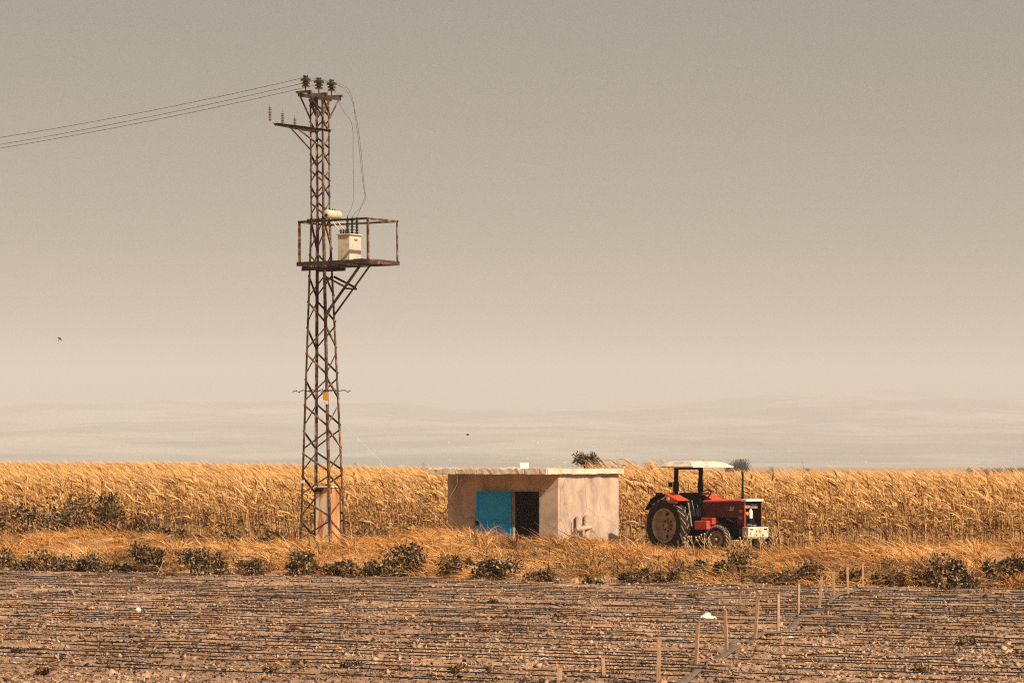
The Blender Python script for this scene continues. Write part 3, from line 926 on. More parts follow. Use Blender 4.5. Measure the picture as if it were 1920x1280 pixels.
def wheel(name, x, y, r, wd, rim_r, lugs, out_sign, dish):
    wobj = empty(name, (x, y, r), 0, parent=trac)
    hw = wd / 2
    prof = [(rim_r, -hw * 0.75), (rim_r + 0.3 * (r - rim_r), -hw), (r - 0.06, -hw * 0.95), (r - 0.035, -hw * 0.7), (r - 0.03, 0), (r - 0.035, hw * 0.7), (r - 0.06, hw * 0.95), (rim_r + 0.3 * (r - rim_r), hw), (rim_r, hw * 0.75)]
    ty = MB().lathe(prof, axis='y', n=48, closed=True).build('tyre', M['tyre'], wobj, smooth=True)
    m = MB()
    for k in range(lugs):
        for s in (-1, 1):
            q = 2 * math.pi * (k + (0.5 if s > 0 else 0)) / lugs
            dq = 2 * math.pi / lugs * 0.85
            pr = []
            for rr in (r - 0.05, r):
                for (yy, qq) in ((s * 0.02, q), (s * hw * 0.99, q - dq), (s * hw * 0.99, q - dq - 0.085 * 0.75 / r), (s * 0.02, q - 0.075 * 0.75 / r)):
                    r2 = rr - (0.02 if abs(yy) > 0.05 else 0)
                    pr.append((r2 * math.cos(-qq), yy, r2 * math.sin(-qq)))
            m.add(pr, [(0, 1, 2, 3), (4, 7, 6, 5), (0, 4, 5, 1), (1, 5, 6, 2), (2, 6, 7, 3), (3, 7, 4, 0)])
    m.build('tread', M['lug'], ty)
    o_ = out_sign
    prof = [(0.05, o_ * (hw * 0.15 - dish)), (rim_r * 0.42, o_ * (hw * 0.2 - dish)), (rim_r * 0.50, o_ * (hw * 0.45 - dish)), (rim_r * 0.80, o_ * (hw * 0.30 - dish)),
            (rim_r * 0.88, o_ * hw * 0.1), (rim_r * 0.93, o_ * hw * 0.70), (rim_r * 1.02, o_ * hw * 0.86), (rim_r * 1.03, o_ * hw * 0.70), (rim_r * 0.96, -o_ * hw * 0.7)]
    rm = MB().lathe(prof, axis='y', n=40).build('rim', M['rim'], wobj, smooth=True)
    MB().lathe([(0.02, o_ * 0.10), (rim_r * 0.16, o_ * 0.09), (rim_r * 0.2, o_ * 0.0)], (0, o_ * (hw * 0.2 - dish), 0), axis='y', n=16).build('hub', M['rim'], rm, smooth=True)
    m = MB()
    for k in range(8):
        q = 2 * math.pi * k / 8
        c0 = Vector((rim_r * 0.33 * math.cos(q), o_ * (hw * 0.2 - dish), rim_r * 0.33 * math.sin(q)))
        m.cyl(c0, c0 + Vector((0, o_ * 0.03, 0)), rim_r * 0.05, n=6)
    m.build('wheel_nuts', M['black'], rm)
    for k in range(6):
        q = 2 * math.pi * (k + 0.5) / 6
        c0 = Vector((rim_r * 0.66 * math.cos(q), o_ * (hw * 0.376 - dish + 0.004), rim_r * 0.66 * math.sin(q)))
        if r > 0.6 and k in (1, 4):
            MB().cyl(c0 - Vector((0, o_ * 0.02, 0)), c0 + Vector((0, o_ * 0.015, 0)), rim_r * 0.10, n=12).build('rim_clamp', M['black'], rm)
    return wobj


wheel('rear_wheel', 0, -0.70, 0.76, 0.36, 0.475, 20, -1, 0.05)
wheel('rear_wheel', 0, 0.70, 0.76, 0.36, 0.475, 20, 1, 0.05)
fw1 = wheel('front_wheel', WB, -0.74, 0.40, 0.20, 0.235, 22, -1, 0.0)
fw2 = wheel('front_wheel', WB, 0.96, 0.40, 0.20, 0.235, 22, 1, 0.0)
for f_ in (fw1, fw2):
    f_.rotation_euler = (0, 0, R(6))
# drive train
MB().box(-0.35, 0.55, -0.24, 0.24, 0.50, 1.02).build('gearbox', M['black'], trac, bevel=0.03)
MB().cyl((0, -0.52, 0.76), (0, 0.52, 0.76), 0.13, n=16).build('rear_axle', M['black'], trac, smooth=True)
MB().box(0.5, 1.35, -0.19, 0.19, 0.48, 0.98).build('clutch_housing', M['black'], trac, bevel=0.03)
m = MB()
m.box(1.2, 2.35, -0.20, 0.20, 0.50, 1.15)
m.box(1.3, 2.1, -0.26, -0.19, 0.62, 0.78)
m.cyl((1.45, -0.24, 0.95), (1.62, -0.24, 0.95), 0.06)
m.cyl((1.8, -0.25, 0.72), (1.8, -0.25, 0.96), 0.05)
m.build('engine_block', M['black'], trac, bevel=0.015)
MB().cyl((1.55, -0.30, 0.86), (1.55, -0.18, 0.86), 0.035).build('fuel_filter', M['greymetal'], trac)
MB().cyl((1.70, -0.30, 0.80), (1.70, -0.18, 0.80), 0.028).build('fuel_filter', M['greymetal'], trac)
MB().cyl((1.95, -0.32, 0.98), (2.15, -0.19, 0.86), 0.012).build('fuel_pipe', M['greymetal'], trac)
MB().rect((WB, -0.66, 0.44), (WB, 0.88, 0.44), 0.12, 0.10).build('front_axle', M['black'], trac)
MB().box(2.05, 2.72, -0.17, 0.17, 0.42, 0.60).build('front_support', M['black'], trac, bevel=0.02)
# hood: side panels, top, nose frame
HX0, HX1, HW_ = 1.03, 2.68, 0.325
for s in (-1, 1):
    m = MB()
    y0, y1 = (s * HW_, s * (HW_ - 0.02))
    prof = [(HX0, 1.02), (2.38, 1.00), (2.40, 0.78), (HX1, 0.76), (HX1, 1.45), (HX0, 1.41)]
    n_ = len(prof)
    m.add([(x, y0, z) for x, z in prof] + [(x, y1, z) for x, z in prof], [tuple(range(n_)), tuple(range(n_, 2 * n_))[::-1]] + [(i, (i + 1) % n_, n_ + (i + 1) % n_, n_ + i) for i in range(n_)])
    hp = m.build('hood_side', M['red_shaded'], trac)  # side panels use the red with shade in its colour
    MB().box(1.30, 2.24, min(s * (HW_ + 0.001), s * (HW_ + 0.006)), max(s * (HW_ + 0.001), s * (HW_ + 0.006)), 1.19, 1.28).build('hood_stripe', M['red_shaded'], hp)
    for k, z in enumerate((1.14, 0.96)):
        MB().box(2.46, 2.60, min(s * (HW_ + 0.001), s * (HW_ + 0.012)), max(s * (HW_ + 0.001), s * (HW_ + 0.012)), z, z + 0.08).build('vent', M['greymetal'], hp)
    MB().rect((HX1 + 0.008, s * HW_, 0.76), (HX1 + 0.008, s * HW_, 1.45), 0.022, 0.03).build('nose_edge', M['red'], hp)
m = MB()
prof = [(-HW_ - 0.012, 0.0), (-HW_ - 0.012, 0.03), (-HW_ + 0.08, 0.062), (0, 0.072), (HW_ - 0.08, 0.062), (HW_ + 0.012, 0.03), (HW_ + 0.012, 0.0)]
m.add([(HX0, y, 1.412 + z) for y, z in prof] + [(2.55, y, 1.447 + z) for y, z in prof], [tuple(range(7)), tuple(range(7, 14))[::-1]] + [(i, (i + 1) % 7, 7 + (i + 1) % 7, 7 + i) for i in range(7)])
m.build('hood_top', M['red'], trac)
MB().box(2.555, 2.76, -HW_ - 0.014, HW_ + 0.014, 1.452, 1.512).build('nose_cap', M['white'], trac, bevel=0.012)
# letters on the hood
cu = bpy.data.curves.new('hood_letters', 'FONT')
cu.body = '5d'
cu.size = 0.16
cu.shear = 0.35
cu.extrude = 0.003
to = bpy.data.objects.new('hood_letters', cu)
COL.objects.link(to)
bpy.context.view_layer.update()
dg = bpy.context.evaluated_depsgraph_get()
me = bpy.data.meshes.new_from_object(to.evaluated_get(dg))
bpy.data.objects.remove(to)
me.materials.clear()
me.materials.append(M['clear_lamp'])
to = bpy.data.objects.new('hood_letters', me)
COL.objects.link(to)
to.parent = trac
to.location = (2.08, -HW_ - 0.008, 1.195)
to.rotation_euler = (R(90), 0, 0)
# open nose: radiator, battery, bottle, lamps
MB().box(2.40, 2.46, -0.28, 0.28, 0.80, 1.40).build('radiator', M['black'], trac)
ns = MB()
ns.rect((2.69, 0.30, 0.76), (2.69, 0.30, 1.45), 0.03, 0.03)
ns.rect((2.69, -0.30, 1.435), (2.69, 0.30, 1.435), 0.03, 0.03)
ns.rect((2.69, -0.30, 0.77), (2.69, 0.30, 0.77), 0.03, 0.03)
ns.rect((2.66, 0.22, 0.78), (2.58, 0.08, 1.02), 0.012, 0.012)
ns.build('grille_frame', M['black'], trac)
MB().box(2.47, 2.62, -0.27, -0.02, 1.26, 1.36).build('headlamp_box', M['rim'], trac, bevel=0.01)
MB().box(2.47, 2.60, 0.02, 0.27, 1.25, 1.38).build('headlamp_box', M['greymetal'], trac, bevel=0.01)
MB().lathe([(0.02, 0), (0.055, 0.01), (0.05, 0.05), (0.02, 0.06)], (2.56, -0.14, 1.11), axis='x', n=14).build('horn', M['lamp'], trac, smooth=True)
MB().lathe([(0.05, 0), (0.055, 0.02), (0.055, 0.20), (0.03, 0.24), (0.02, 0.27)], (2.56, 0.03, 0.98), n=14).build('filter_bowl', M['white'], trac, smooth=True)
MB().tube([(2.58, -0.13, 1.06), (2.6, -0.12, 0.92), (2.57, -0.18, 0.84)], 0.008).build('hose_line', M['black'], trac)
MB().lathe([(0.02, 0), (0.14, 0.0), (0.15, 0.03), (0.10, 0.06), (0.02, 0.07)], (2.62, 0.0, 0.76), n=16).build('battery_tray', M['greymetal'], trac, smooth=True)
# white front weight box
m = MB()
prof = [(2.66, 0.46), (2.86, 0.42), (2.90, 0.48), (2.90, 0.745), (2.66, 0.745)]
n_ = len(prof)
m.add([(x, -0.40, z) for x, z in prof] + [(x, 0.40, z) for x, z in prof], [tuple(range(n_)), tuple(range(n_, 2 * n_))[::-1]] + [(i, (i + 1) % n_, n_ + (i + 1) % n_, n_ + i) for i in range(n_)])
M['dusty_white'] = mat_noise('dusty_white', [(0.30, (0.30, 0.20, 0.12)), (0.46, (0.52, 0.43, 0.32)), (0.7, (0.66, 0.58, 0.47))], 4, 9, 0.7)
wt = m.build('front_weight', M['dusty_white'], trac, bevel=0.015)
for y in (-0.27, 0.27):
    MB().box(2.898, 2.906, y - 0.07, y + 0.07, 0.665, 0.695).build('slot', M['black'], wt)
MB().rect((2.6, 0, 0.70), (2.75, 0, 0.70), 0.30, 0.14).build('weight_bracket', M['black'], trac)
# exhaust
m = MB().cyl((2.28, 0.0, 1.49), (2.28, 0.0, 1.75), 0.042, 0.034, n=12)
m.cyl((2.28, 0.0, 1.75), (2.28, 0.0, 2.22), 0.028, n=12)
m.cyl((2.28, 0.0, 2.20), (2.26, 0.0, 2.27), 0.036, 0.030, n=12)
m.build('exhaust_pipe', M['black'], trac, smooth=True)
# dash, steering wheel, seat, levers
MB().box(0.88, 1.028, -0.26, 0.26, 1.05, 1.44).build('dashboard', M['black'], trac, bevel=0.02)
MB().cyl((0.98, 0, 1.40), (0.76, 0, 1.60), 0.025, n=10).build('steering_column', M['black'], trac)
sw = MB()
ring = []
for k in range(25):
    q = 2 * math.pi * k / 24
    ring.append(Vector((0.76, 0, 1.61)) + Vector((0.62, 0, 0.66)).normalized() * 0.21 * math.cos(q) + Vector((0, 1, 0)) * 0.21 * math.sin(q))
sw.tube(ring, 0.018, 6)
for q in (0.5, 2.6, 4.7):
    sw.cyl((0.76, 0, 1.60), Vector((0.76, 0, 1.61)) + Vector((0.62, 0, 0.66)).normalized() * 0.21 * math.cos(q) + Vector((0, 1, 0)) * 0.21 * math.sin(q), 0.012, n=6)
sw.build('steering_wheel', M['black'], trac, smooth=True)
st = MB().box(0.02, 0.46, -0.24, 0.24, 1.26, 1.37).build('seat', M['black'], trac, bevel=0.04)
MB().box(-0.06, 0.05, -0.24, 0.24, 1.36, 1.68).build('backrest', M['black'], st, bevel=0.045)
MB().box(0.1, 0.4, -0.15, 0.15, 1.0, 1.26).build('seat_base', M['black'], st)
m = MB()
m.cyl((0.62, -0.22, 1.0), (0.56, -0.30, 1.42), 0.012).cyl((0.74, -0.2, 1.0), (0.74, -0.26, 1.34), 0.012)
m.lathe([(0.01, 0), (0.024, 0.02), (0.01, 0.045)], (0.56, -0.30, 1.42), n=8)
m.build('gear_levers', M['greymetal'], trac)
MB().box(0.42, 1.0, -0.50, 0.50, 0.82, 0.85).build('footplate', M['black'], trac)
# fenders: curved guards over the rear wheels with a red flat top
for s in (-1, 1):
    m = MB()
    segs = 14
    prof = []
    for k in range(segs + 1):
        q = R(150 - k * 92 / segs)
        rr = 0.86 + (0.03 if 3 < k < 12 else 0)
        prof.append((rr * math.cos(q), 0.76 + rr * math.sin(q)))
    y0, y1 = s * 0.50, s * 0.90
    n_ = len(prof)
    inner = [(x * 0.985, 0.76 + (z - 0.76) * 0.985) for x, z in prof]
    vs2 = [(x, y, z) for y in (y0, y1) for x, z in prof] + [(x, y, z) for y in (y0, y1) for x, z in inner]
    fs2 = []
    for k in range(n_ - 1):
        fs2 += [(k, k + 1, n_ + k + 1, n_ + k), (2 * n_ + k, 3 * n_ + k, 3 * n_ + k + 1, 2 * n_ + k + 1), (k, 2 * n_ + k, 2 * n_ + k + 1, k + 1), (n_ + k, n_ + k + 1, 3 * n_ + k + 1, 3 * n_ + k)]
    fs2 += [(0, n_, 3 * n_, 2 * n_), (n_ - 1, 2 * n_ + n_ - 1, 3 * n_ + n_ - 1, 2 * n_ - 1)]
    m.add(vs2, fs2)
    fe = m.build('fender', M['black'], trac, smooth=True)
    # red side apron between guard and platform
    m = MB()
    prof2 = [(-0.42, 1.50), (-0.2, 1.60), (0.12, 1.64), (0.42, 1.56), (0.60, 1.30), (0.70, 0.86), (0.5, 0.84), (0.2, 1.1), (-0.2, 1.3)]
    k_ = len(prof2)
    m.add([(x, s * 0.46, z) for x, z in prof2] + [(x, s * 0.495, z) for x, z in prof2], [tuple(range(k_)), tuple(range(k_, 2 * k_))[::-1]] + [(i, (i + 1) % k_, k_ + (i + 1) % k_, k_ + i) for i in range(k_)])
    m.build('fender_apron', M['black'], fe)
    # flat red top with lamp
    m = MB()
    m.add([(0.10, s * 0.47, 1.655), (0.10, s * 0.93, 1.655), (0.62, s * 0.93, 1.44), (0.62, s * 0.47, 1.44), (0.10, s * 0.47, 1.675), (0.10, s * 0.93, 1.675), (0.65, s * 0.93, 1.46), (0.65, s * 0.47, 1.46)],
          [(0, 1, 2, 3), (4, 7, 6, 5), (0, 4, 5, 1), (1, 5, 6, 2), (2, 6, 7, 3), (3, 7, 4, 0)])
    m.add([(0.10, s * 0.925, 1.655), (0.62, s * 0.925, 1.44), (0.62, s * 0.925, 1.38), (0.25, s * 0.925, 1.40), (0.10, s * 0.935, 1.655), (0.62, s * 0.935, 1.44), (0.62, s * 0.935, 1.38), (0.25, s * 0.935, 1.40)],
          [(0, 1, 2, 3), (4, 7, 6, 5), (0, 4, 5, 1), (1, 5, 6, 2), (2, 6, 7, 3), (3, 7, 4, 0)])
    m.build('fender_top', M['red'], fe)
    MB().box(0.20, 0.30, min(s * 0.936, s * 0.95), max(s * 0.936, s * 0.95), 1.47, 1.56).build('side_lamp', M['clear_lamp'], fe)
    MB().box(-0.42, -0.26, s * 0.72 - 0.07, s * 0.72 + 0.07, 1.60, 1.68).build('tail_lamp', M['black'], fe, bevel=0.01)
# rail down from the fender, toolbox step
MB().rect((0.68, -0.56, 1.40), (0.82, -0.56, 0.70), 0.03, 0.04).build('step_rail', M['greymetal'], trac)
tb = MB().box(0.98, 1.48, -0.62, -0.32, 0.66, 0.90).build('toolbox', M['red'], trac, bevel=0.02)
MB().box(1.10, 1.56, -0.48, -0.24, 0.80, 0.99).build('battery_box', M['red'], trac, bevel=0.015)
MB().rect((0.8, -0.56, 0.72), (1.0, -0.56, 0.72), 0.04, 0.03).build('step_rail', M['black'], trac)
# roll bar and canopy
for s in (-1, 1):
    m = MB()
    m.rect((0.10, s * 0.48, 0.85), (0.10, s * 0.48, 1.80), 0.085, 0.11)
    m.rect((0.10, s * 0.48, 1.72), (0.10, s * 0.48, 1.98), 0.10, 0.15)
    m.rect((0.10, s * 0.48, 1.98), (0.12, s * 0.48, 2.40), 0.08, 0.11)
    m.build('roll_bar_post', M['black'], trac, bevel=0.01)
MB().rect((0.12, -0.5, 2.37), (0.12, 0.5, 2.37), 0.08, 0.07).build('roll_bar_cross', M['black'], trac)
MB().box(-0.08, 0.04, -0.62, -0.54, 1.84, 1.98).build('work_lamp', M['black'], trac, bevel=0.02)
cx0, cx1, cw = -0.20, 1.12, 0.80
can = MB()
prof = [(cx0, cx1, cw, 2.385), (cx0, cx1, cw, 2.425), (cx0 + 0.05, cx1 - 0.30, cw - 0.16, 2.545), (cx0 + 0.12, cx1 - 0.5, cw - 0.3, 2.57)]
vs2 = [(x, y, z) for a, b, c_, z in prof for x, y in ((a, -c_), (b, -c_), (b, c_), (a, c_))]
fs2 = [(3, 2, 1, 0), (12, 13, 14, 15)]
for k in range(3):
    for i in range(4):
        fs2.append((4 * k + i, 4 * k + (i + 1) % 4, 4 * k + 4 + (i + 1) % 4, 4 * k + 4 + i))
can.add(vs2, fs2)
can.build('canopy', M['dusty_white'], trac, bevel=0.008)
MB().lathe([(0.05, 0), (0.05, 0.03), (0.03, 0.05), (0.005, 0.055)], (0.52, 0.25, 2.565), n=12).build('beacon', M['lamp'], trac, smooth=True)
# rear linkage
m = MB()
m.rect((-0.2, -0.35, 0.6), (-1.0, -0.42, 0.48), 0.05, 0.07)
m.rect((-0.2, 0.35, 0.6), (-1.0, 0.42, 0.48), 0.05, 0.07)
m.cyl((-1.0, -0.5, 0.48), (-1.0, 0.5, 0.48), 0.03)
m.build('linkage', M['rust_dark'], trac)

# ------------------------------------------------------------------ corn
WIND = np.array([-1.0, -0.1, 0.0])


def corn_arrays(rng, h, nleaf, nseg, stalk_seg=5, tassels=5, lo=0.04):
    """dry plant at the origin: (stalk), (leaves), (tassel)"""
    bx_, by_ = -0.08 - 0.22 * rng.random(), (rng.random() - 0.5) * 0.2

    def sp(t):
        t = np.asarray(t, float)
        return np.stack([bx_ * t ** 2.3, by_ * t ** 2, h * t], -1)
    ts = np.linspace(0, 1, stalk_seg + 1)
    c_ = sp(ts)
    rad = 0.014 - 0.008 * ts
    an = np.arange(3) * 2.094
    V = (c_[:, None, :] + np.stack([np.cos(an), np.sin(an), 0 * an], 1)[None] * rad[:, None, None]).reshape(-1, 3)
    F = []
    for k in range(stalk_seg):
        for i in range(3):
            F.append((k * 3 + i, k * 3 + (i + 1) % 3, k * 3 + 3 + (i + 1) % 3, k * 3 + 3 + i))
    stalk = (V, np.array(F), np.full(len(V), rng.random()))
    t = np.sort(lo + (0.97 - lo) * rng.random(nleaf))
    b = sp(t)
    az_ = rng.random(nleaf) * 6.283
    low = 1 - t
    d0 = norm(np.stack([np.cos(az_) * 0.62, np.sin(az_) * 0.62, 0 * az_], 1) + WIND[None] * 0.30 + np.array([0, 0, 1.0])[None] * (1.25 - 0.35 * low)[:, None])
    bend = WIND[None] * (0.12 + 0.38 * rng.random(nleaf))[:, None] * (0.5 + 0.7 * t)[:, None] + np.array([0, 0, -1.0])[None] * (0.15 + 0.5 * rng.random(nleaf) ** 2 + 0.75 * low * rng.random(nleaf))[:, None]
    L_ = (0.26 + 0.34 * rng.random(nleaf)) * (0.8 + 0.2 * t)
    W_ = 0.036 + 0.042 * rng.random(nleaf)
    side_ = norm(np.cross(d0, np.array([0, 0, 1.0])[None]) + rng.normal(size=(nleaf, 3)) * 0.6)
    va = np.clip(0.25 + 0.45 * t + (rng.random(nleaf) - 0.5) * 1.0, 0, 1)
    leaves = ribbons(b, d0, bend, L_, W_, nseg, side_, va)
    k = tassels
    d0 = norm(WIND[None] * 0.35 + rng.normal(size=(k, 3)) * 0.28 + np.array([0, 0, 1.0])[None])
    bend = WIND[None] * (0.35 + 0.4 * rng.random(k))[:, None] + np.array([0, 0, -0.35])[None] * rng.random(k)[:, None]
    tas = ribbons(np.repeat(sp([0.97]), k, 0), d0, bend, 0.22 + 0.18 * rng.random(k), np.full(k, 0.016), 2, norm(rng.normal(size=(k, 3))), 0.55 + 0.45 * rng.random(k), tip=0.4)
    return stalk, leaves, tas


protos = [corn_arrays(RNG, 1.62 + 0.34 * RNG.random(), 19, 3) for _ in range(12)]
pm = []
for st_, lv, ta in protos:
    pm.append((mesh_np('stalk', st_[0], st_[1], M['stalk'], st_[2], link=False), mesh_np('leaves', lv[0], lv[1], M['corn'], lv[2], link=False), mesh_np('tassel', ta[0], ta[1], M['corn'], ta[2], link=False)))


def corn_u_range(v):
    """u range in view (with a margin) along the row at distance v"""
    us_ = []
    for k in (-0.15, 0.15):
        # X = k*Y ; u = X*EU0 + Y*EU1 ; v = X*EV0 + Y*EV1
        Y = v / (k * EV[0] + EV[1])
        us_.append(k * Y * EU[0] + Y * EU[1])
    return us_[0] - 3.0, us_[1] + 3.0


def place(u, v):
    return u * EU[0] + v * EV[0], u * EU[1] + v * EV[1]


LAB = 'dry golden maize plant in the front rows of the corn field'
first = {}
cnt = 0
for row in range(2):
    v0 = V_CORN + row * 0.62
    ua, ub = corn_u_range(v0)
    ua += 2.6; ub -= 2.6
    k = 148
    for i in range(k):
        u = ua + (ub - ua) * (i + 0.5 + 0.7 * (RNG.random() - 0.5)) / k
        v = v0 + 0.35 * (RNG.random() - 0.5)
        x, y = place(u, v)
        vi = int(RNG.integers(len(pm)))
        s = 0.82 + 0.36 * RNG.random() + (0.14 if RNG.random() < 0.03 else 0)
        if -0.142 < x / y < -0.120 and RNG.random() < 0.6:
            s *= 0.62
        if vi not in first:
            root = empty('corn_plant')
            for nm, me in zip(('stalk', 'leaves', 'tassel'), pm[vi]):
                ch = bpy.data.objects.new(nm, me)
                COL.objects.link(ch)
                ch.parent = root
            tag(root, LAB, 'corn plant', 'maize plants standing in the front rows')
            first[vi] = root
        else:
            root = copy_tree(first[vi])
        root.location = (x, y, float(terrain(x, y)) - 0.02)
        root.rotation_euler = ((RNG.random() - 0.5) * 0.10, (RNG.random() - 0.6) * 0.16, (RNG.random() - 0.5) * 1.1)
        root.scale = (s, s, s)
        cnt += 1


def scatter(arrs, X, Y, S, rz, tilt, z):
    """many copies of variant plants as arrays"""
    Vs, Fs, As, n0 = [], [], [], 0
    vid = RNG.integers(len(arrs), size=len(X))
    for k, (v_, f_, a_) in enumerate(arrs):
        q = np.where(vid == k)[0]
        if not len(q):
            continue
        c_, s_ = np.cos(rz[q]), np.sin(rz[q])
        v2 = v_[None] * S[q][:, None, None]
        x = v2[..., 0] * c_[:, None] - v2[..., 1] * s_[:, None] + v2[..., 2] * tilt[q][:, None] + X[q][:, None]
        y = v2[..., 0] * s_[:, None] + v2[..., 1] * c_[:, None] + Y[q][:, None]
        zz = v2[..., 2] + z[q][:, None]
        Vs.append(np.stack([x, y, zz], -1).reshape(-1, 3))
        Fs.append((f_[None] + (np.arange(len(q)) * len(v_))[:, None, None]).reshape(-1, f_.shape[1]) + n0)
        As.append(np.clip(np.tile(a_, len(q)) + np.repeat((RNG.random(len(q)) - 0.5) * 0.3, len(v_)), 0, 1))
        n0 += len(q) * len(v_)
    return np.concatenate(Vs), np.concatenate(Fs), np.concatenate(As)


# rows behind: dense first, sparser with distance
X, Y = [], []
for row in range(2, 17):
    v0 = V_CORN + row * 0.62
    ua, ub = corn_u_range(v0)
    for u in np.arange(ua, ub, 0.27):
        x, y = place(u + 0.15 * (RNG.random() - 0.5), v0 + 0.4 * (RNG.random() - 0.5))
        X.append(x); Y.append(y)
X, Y = np.array(X), np.array(Y)
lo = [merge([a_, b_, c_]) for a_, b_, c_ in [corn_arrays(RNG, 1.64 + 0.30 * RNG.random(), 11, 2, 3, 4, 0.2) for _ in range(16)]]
N = len(X)
parts = [scatter(lo, X, Y, 0.92 + 0.2 * RNG.random(N), (RNG.random(N) - 0.5) * 1.1, (RNG.random(N) - 0.6) * 0.15, terrain(X, Y))]
X, Y = [], []
v0 = V_CORN + 17 * 0.62
while v0 < 330:
    ua, ub = corn_u_range(v0)
    st_u = 0.37 + (v0 - 100) * 0.0045
    for u in np.arange(ua, ub, st_u):
        x, y = place(u + 0.3 * (RNG.random() - 0.5), v0 + 0.6 * (RNG.random() - 0.5))
        X.append(x); Y.append(y)
    v0 += 0.7 + (v0 - 100) * 0.016
X, Y = np.array(X), np.array(Y)
k = ~((X / Y > 0.03) & (Y > 300))
X, Y = X[k], Y[k]
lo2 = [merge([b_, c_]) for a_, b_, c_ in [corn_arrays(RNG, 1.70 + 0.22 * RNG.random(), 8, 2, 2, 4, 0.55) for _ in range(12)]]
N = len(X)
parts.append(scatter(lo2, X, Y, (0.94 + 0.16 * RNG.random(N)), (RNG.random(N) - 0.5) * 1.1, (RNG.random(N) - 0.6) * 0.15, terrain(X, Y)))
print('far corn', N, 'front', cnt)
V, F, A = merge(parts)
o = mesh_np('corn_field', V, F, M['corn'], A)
tag(o, 'mass of dry golden maize standing behind the front rows', 'corn field', kind='stuff')

# ------------------------------------------------------------------ dry grass on the verge


def grass_clumps(centers, nb, hgt, rad, wind=0.7):
    """blades for each clump"""
    cx = np.repeat(centers, nb, 0)
    n = len(cx)
    hh = np.repeat(hgt, nb)
    rr = np.repeat(rad, nb)
    off = RNG.normal(size=(n, 2)) * rr[:, None]
    bx_, by_ = cx[:, 0] + off[:, 0], cx[:, 1] + off[:, 1]
    base = np.stack([bx_, by_, terrain(bx_, by_) - 0.03], 1)
    out2 = np.column_stack([off / np.maximum(rr[:, None], 1e-6) * 0.35, np.zeros(n)])
    d0 = norm(out2 + WIND[None] * 0.28 + RNG.normal(size=(n, 3)) * 0.38 + np.array([0, 0, 1.0])[None])
    bend = WIND[None] * (wind * (0.2 + 1.0 * RNG.random(n)))[:, None] + np.array([0, 0, -1.0])[None] * (0.25 + 0.65 * RNG.random(n))[:, None] + RNG.normal(size=(n, 3)) * 0.15
    L_ = hh * (0.7 + 0.7 * RNG.random(n))
    side_ = norm(np.cross(d0, norm(RNG.normal(size=(n, 3)))))
    tone = np.repeat(np.clip(0.58 + 1.1 * (vnoise(centers[:, 0] * 0.7, centers[:, 1] * 0.35, 21) - 0.5) + 0.3 * (RNG.random(len(centers)) - 0.5), 0.05, 1), nb)
    return ribbons(base, d0, bend, L_, 0.008 + 0.020 * RNG.random(n) ** 2.5, 3, side_, np.clip(tone + (RNG.random(n) - 0.5) * 0.55, 0, 1), tip=0.25)


def in_solid(x, y):
    """inside the shed, the tower footing or the tractor's place"""
    m_ = np.zeros(len(x), bool)
    p = np.stack([x - SH.x, y - SH.y], 1)
    c_, s_ = math.cos(-ROT), math.sin(-ROT)
    lx, ly = p[:, 0] * c_ - p[:, 1] * s_, p[:, 0] * s_ + p[:, 1] * c_
    m_ |= (lx > -LF - 0.25) & (lx < 0.3) & (ly > -0.35) & (ly < LR + 0.2)
    p = np.stack([x - TO.x, y - TO.y], 1)
    c_, s_ = math.cos(-HD), math.sin(-HD)
    lx, ly = p[:, 0] * c_ - p[:, 1] * s_, p[:, 0] * s_ + p[:, 1] * c_
    m_ |= (lx > -1.2) & (lx < 3.3) & (np.abs(ly) < 1.1)
    return m_


def verge_centers(n, v0, v1):
    q = (RNG.random(2)[None] + np.arange(n)[:, None] * np.array([0.7548777, 0.5698403])[None]) % 1.0      # even cover, no bare holes
    v = v0 + (v1 - v0) * q[:, 0]
    u = np.empty(n)
    for i in range(n):
        a_, b_ = corn_u_range(v[i])
        u[i] = a_ + 1.0 + (b_ - a_ - 2.0) * q[i, 1]
    return np.stack([u * EU[0] + v * EV[0], u * EU[1] + v * EV[1]], 1), u, v


gp = []
# bank at the field edge
c_, u, v = verge_centers(1500, V_EDGE + 0.25, V_EDGE + 15.5)
nz_ = vnoise(u * 0.75, v * 0.6, 31)
hgt = 0.19 + 0.42 * np.clip(nz_ * 1.7 - 0.4, 0, 1) * (0.55 + 0.45 * sstep(V_EDGE, V_EDGE + 2.0, v))
k = ~in_solid(c_[:, 0], c_[:, 1])
gp.append(grass_clumps(c_[k], 48, hgt[k], 0.16 + 0.12 * RNG.random(k.sum())))
# flatter grass farther back, up to the corn
c_, u, v = verge_centers(360, V_EDGE + 15, V_CORN - 0.4)
nz_ = vnoise(u * 0.4, v * 0.4, 33)
hgt = 0.14 + 0.42 * np.clip(nz_ * 1.5 - 0.4, 0, 1)
k = ~in_solid(c_[:, 0], c_[:, 1])
gp.append(grass_clumps(c_[k], 46, hgt[k], 0.2 + 0.2 * RNG.random(k.sum())))
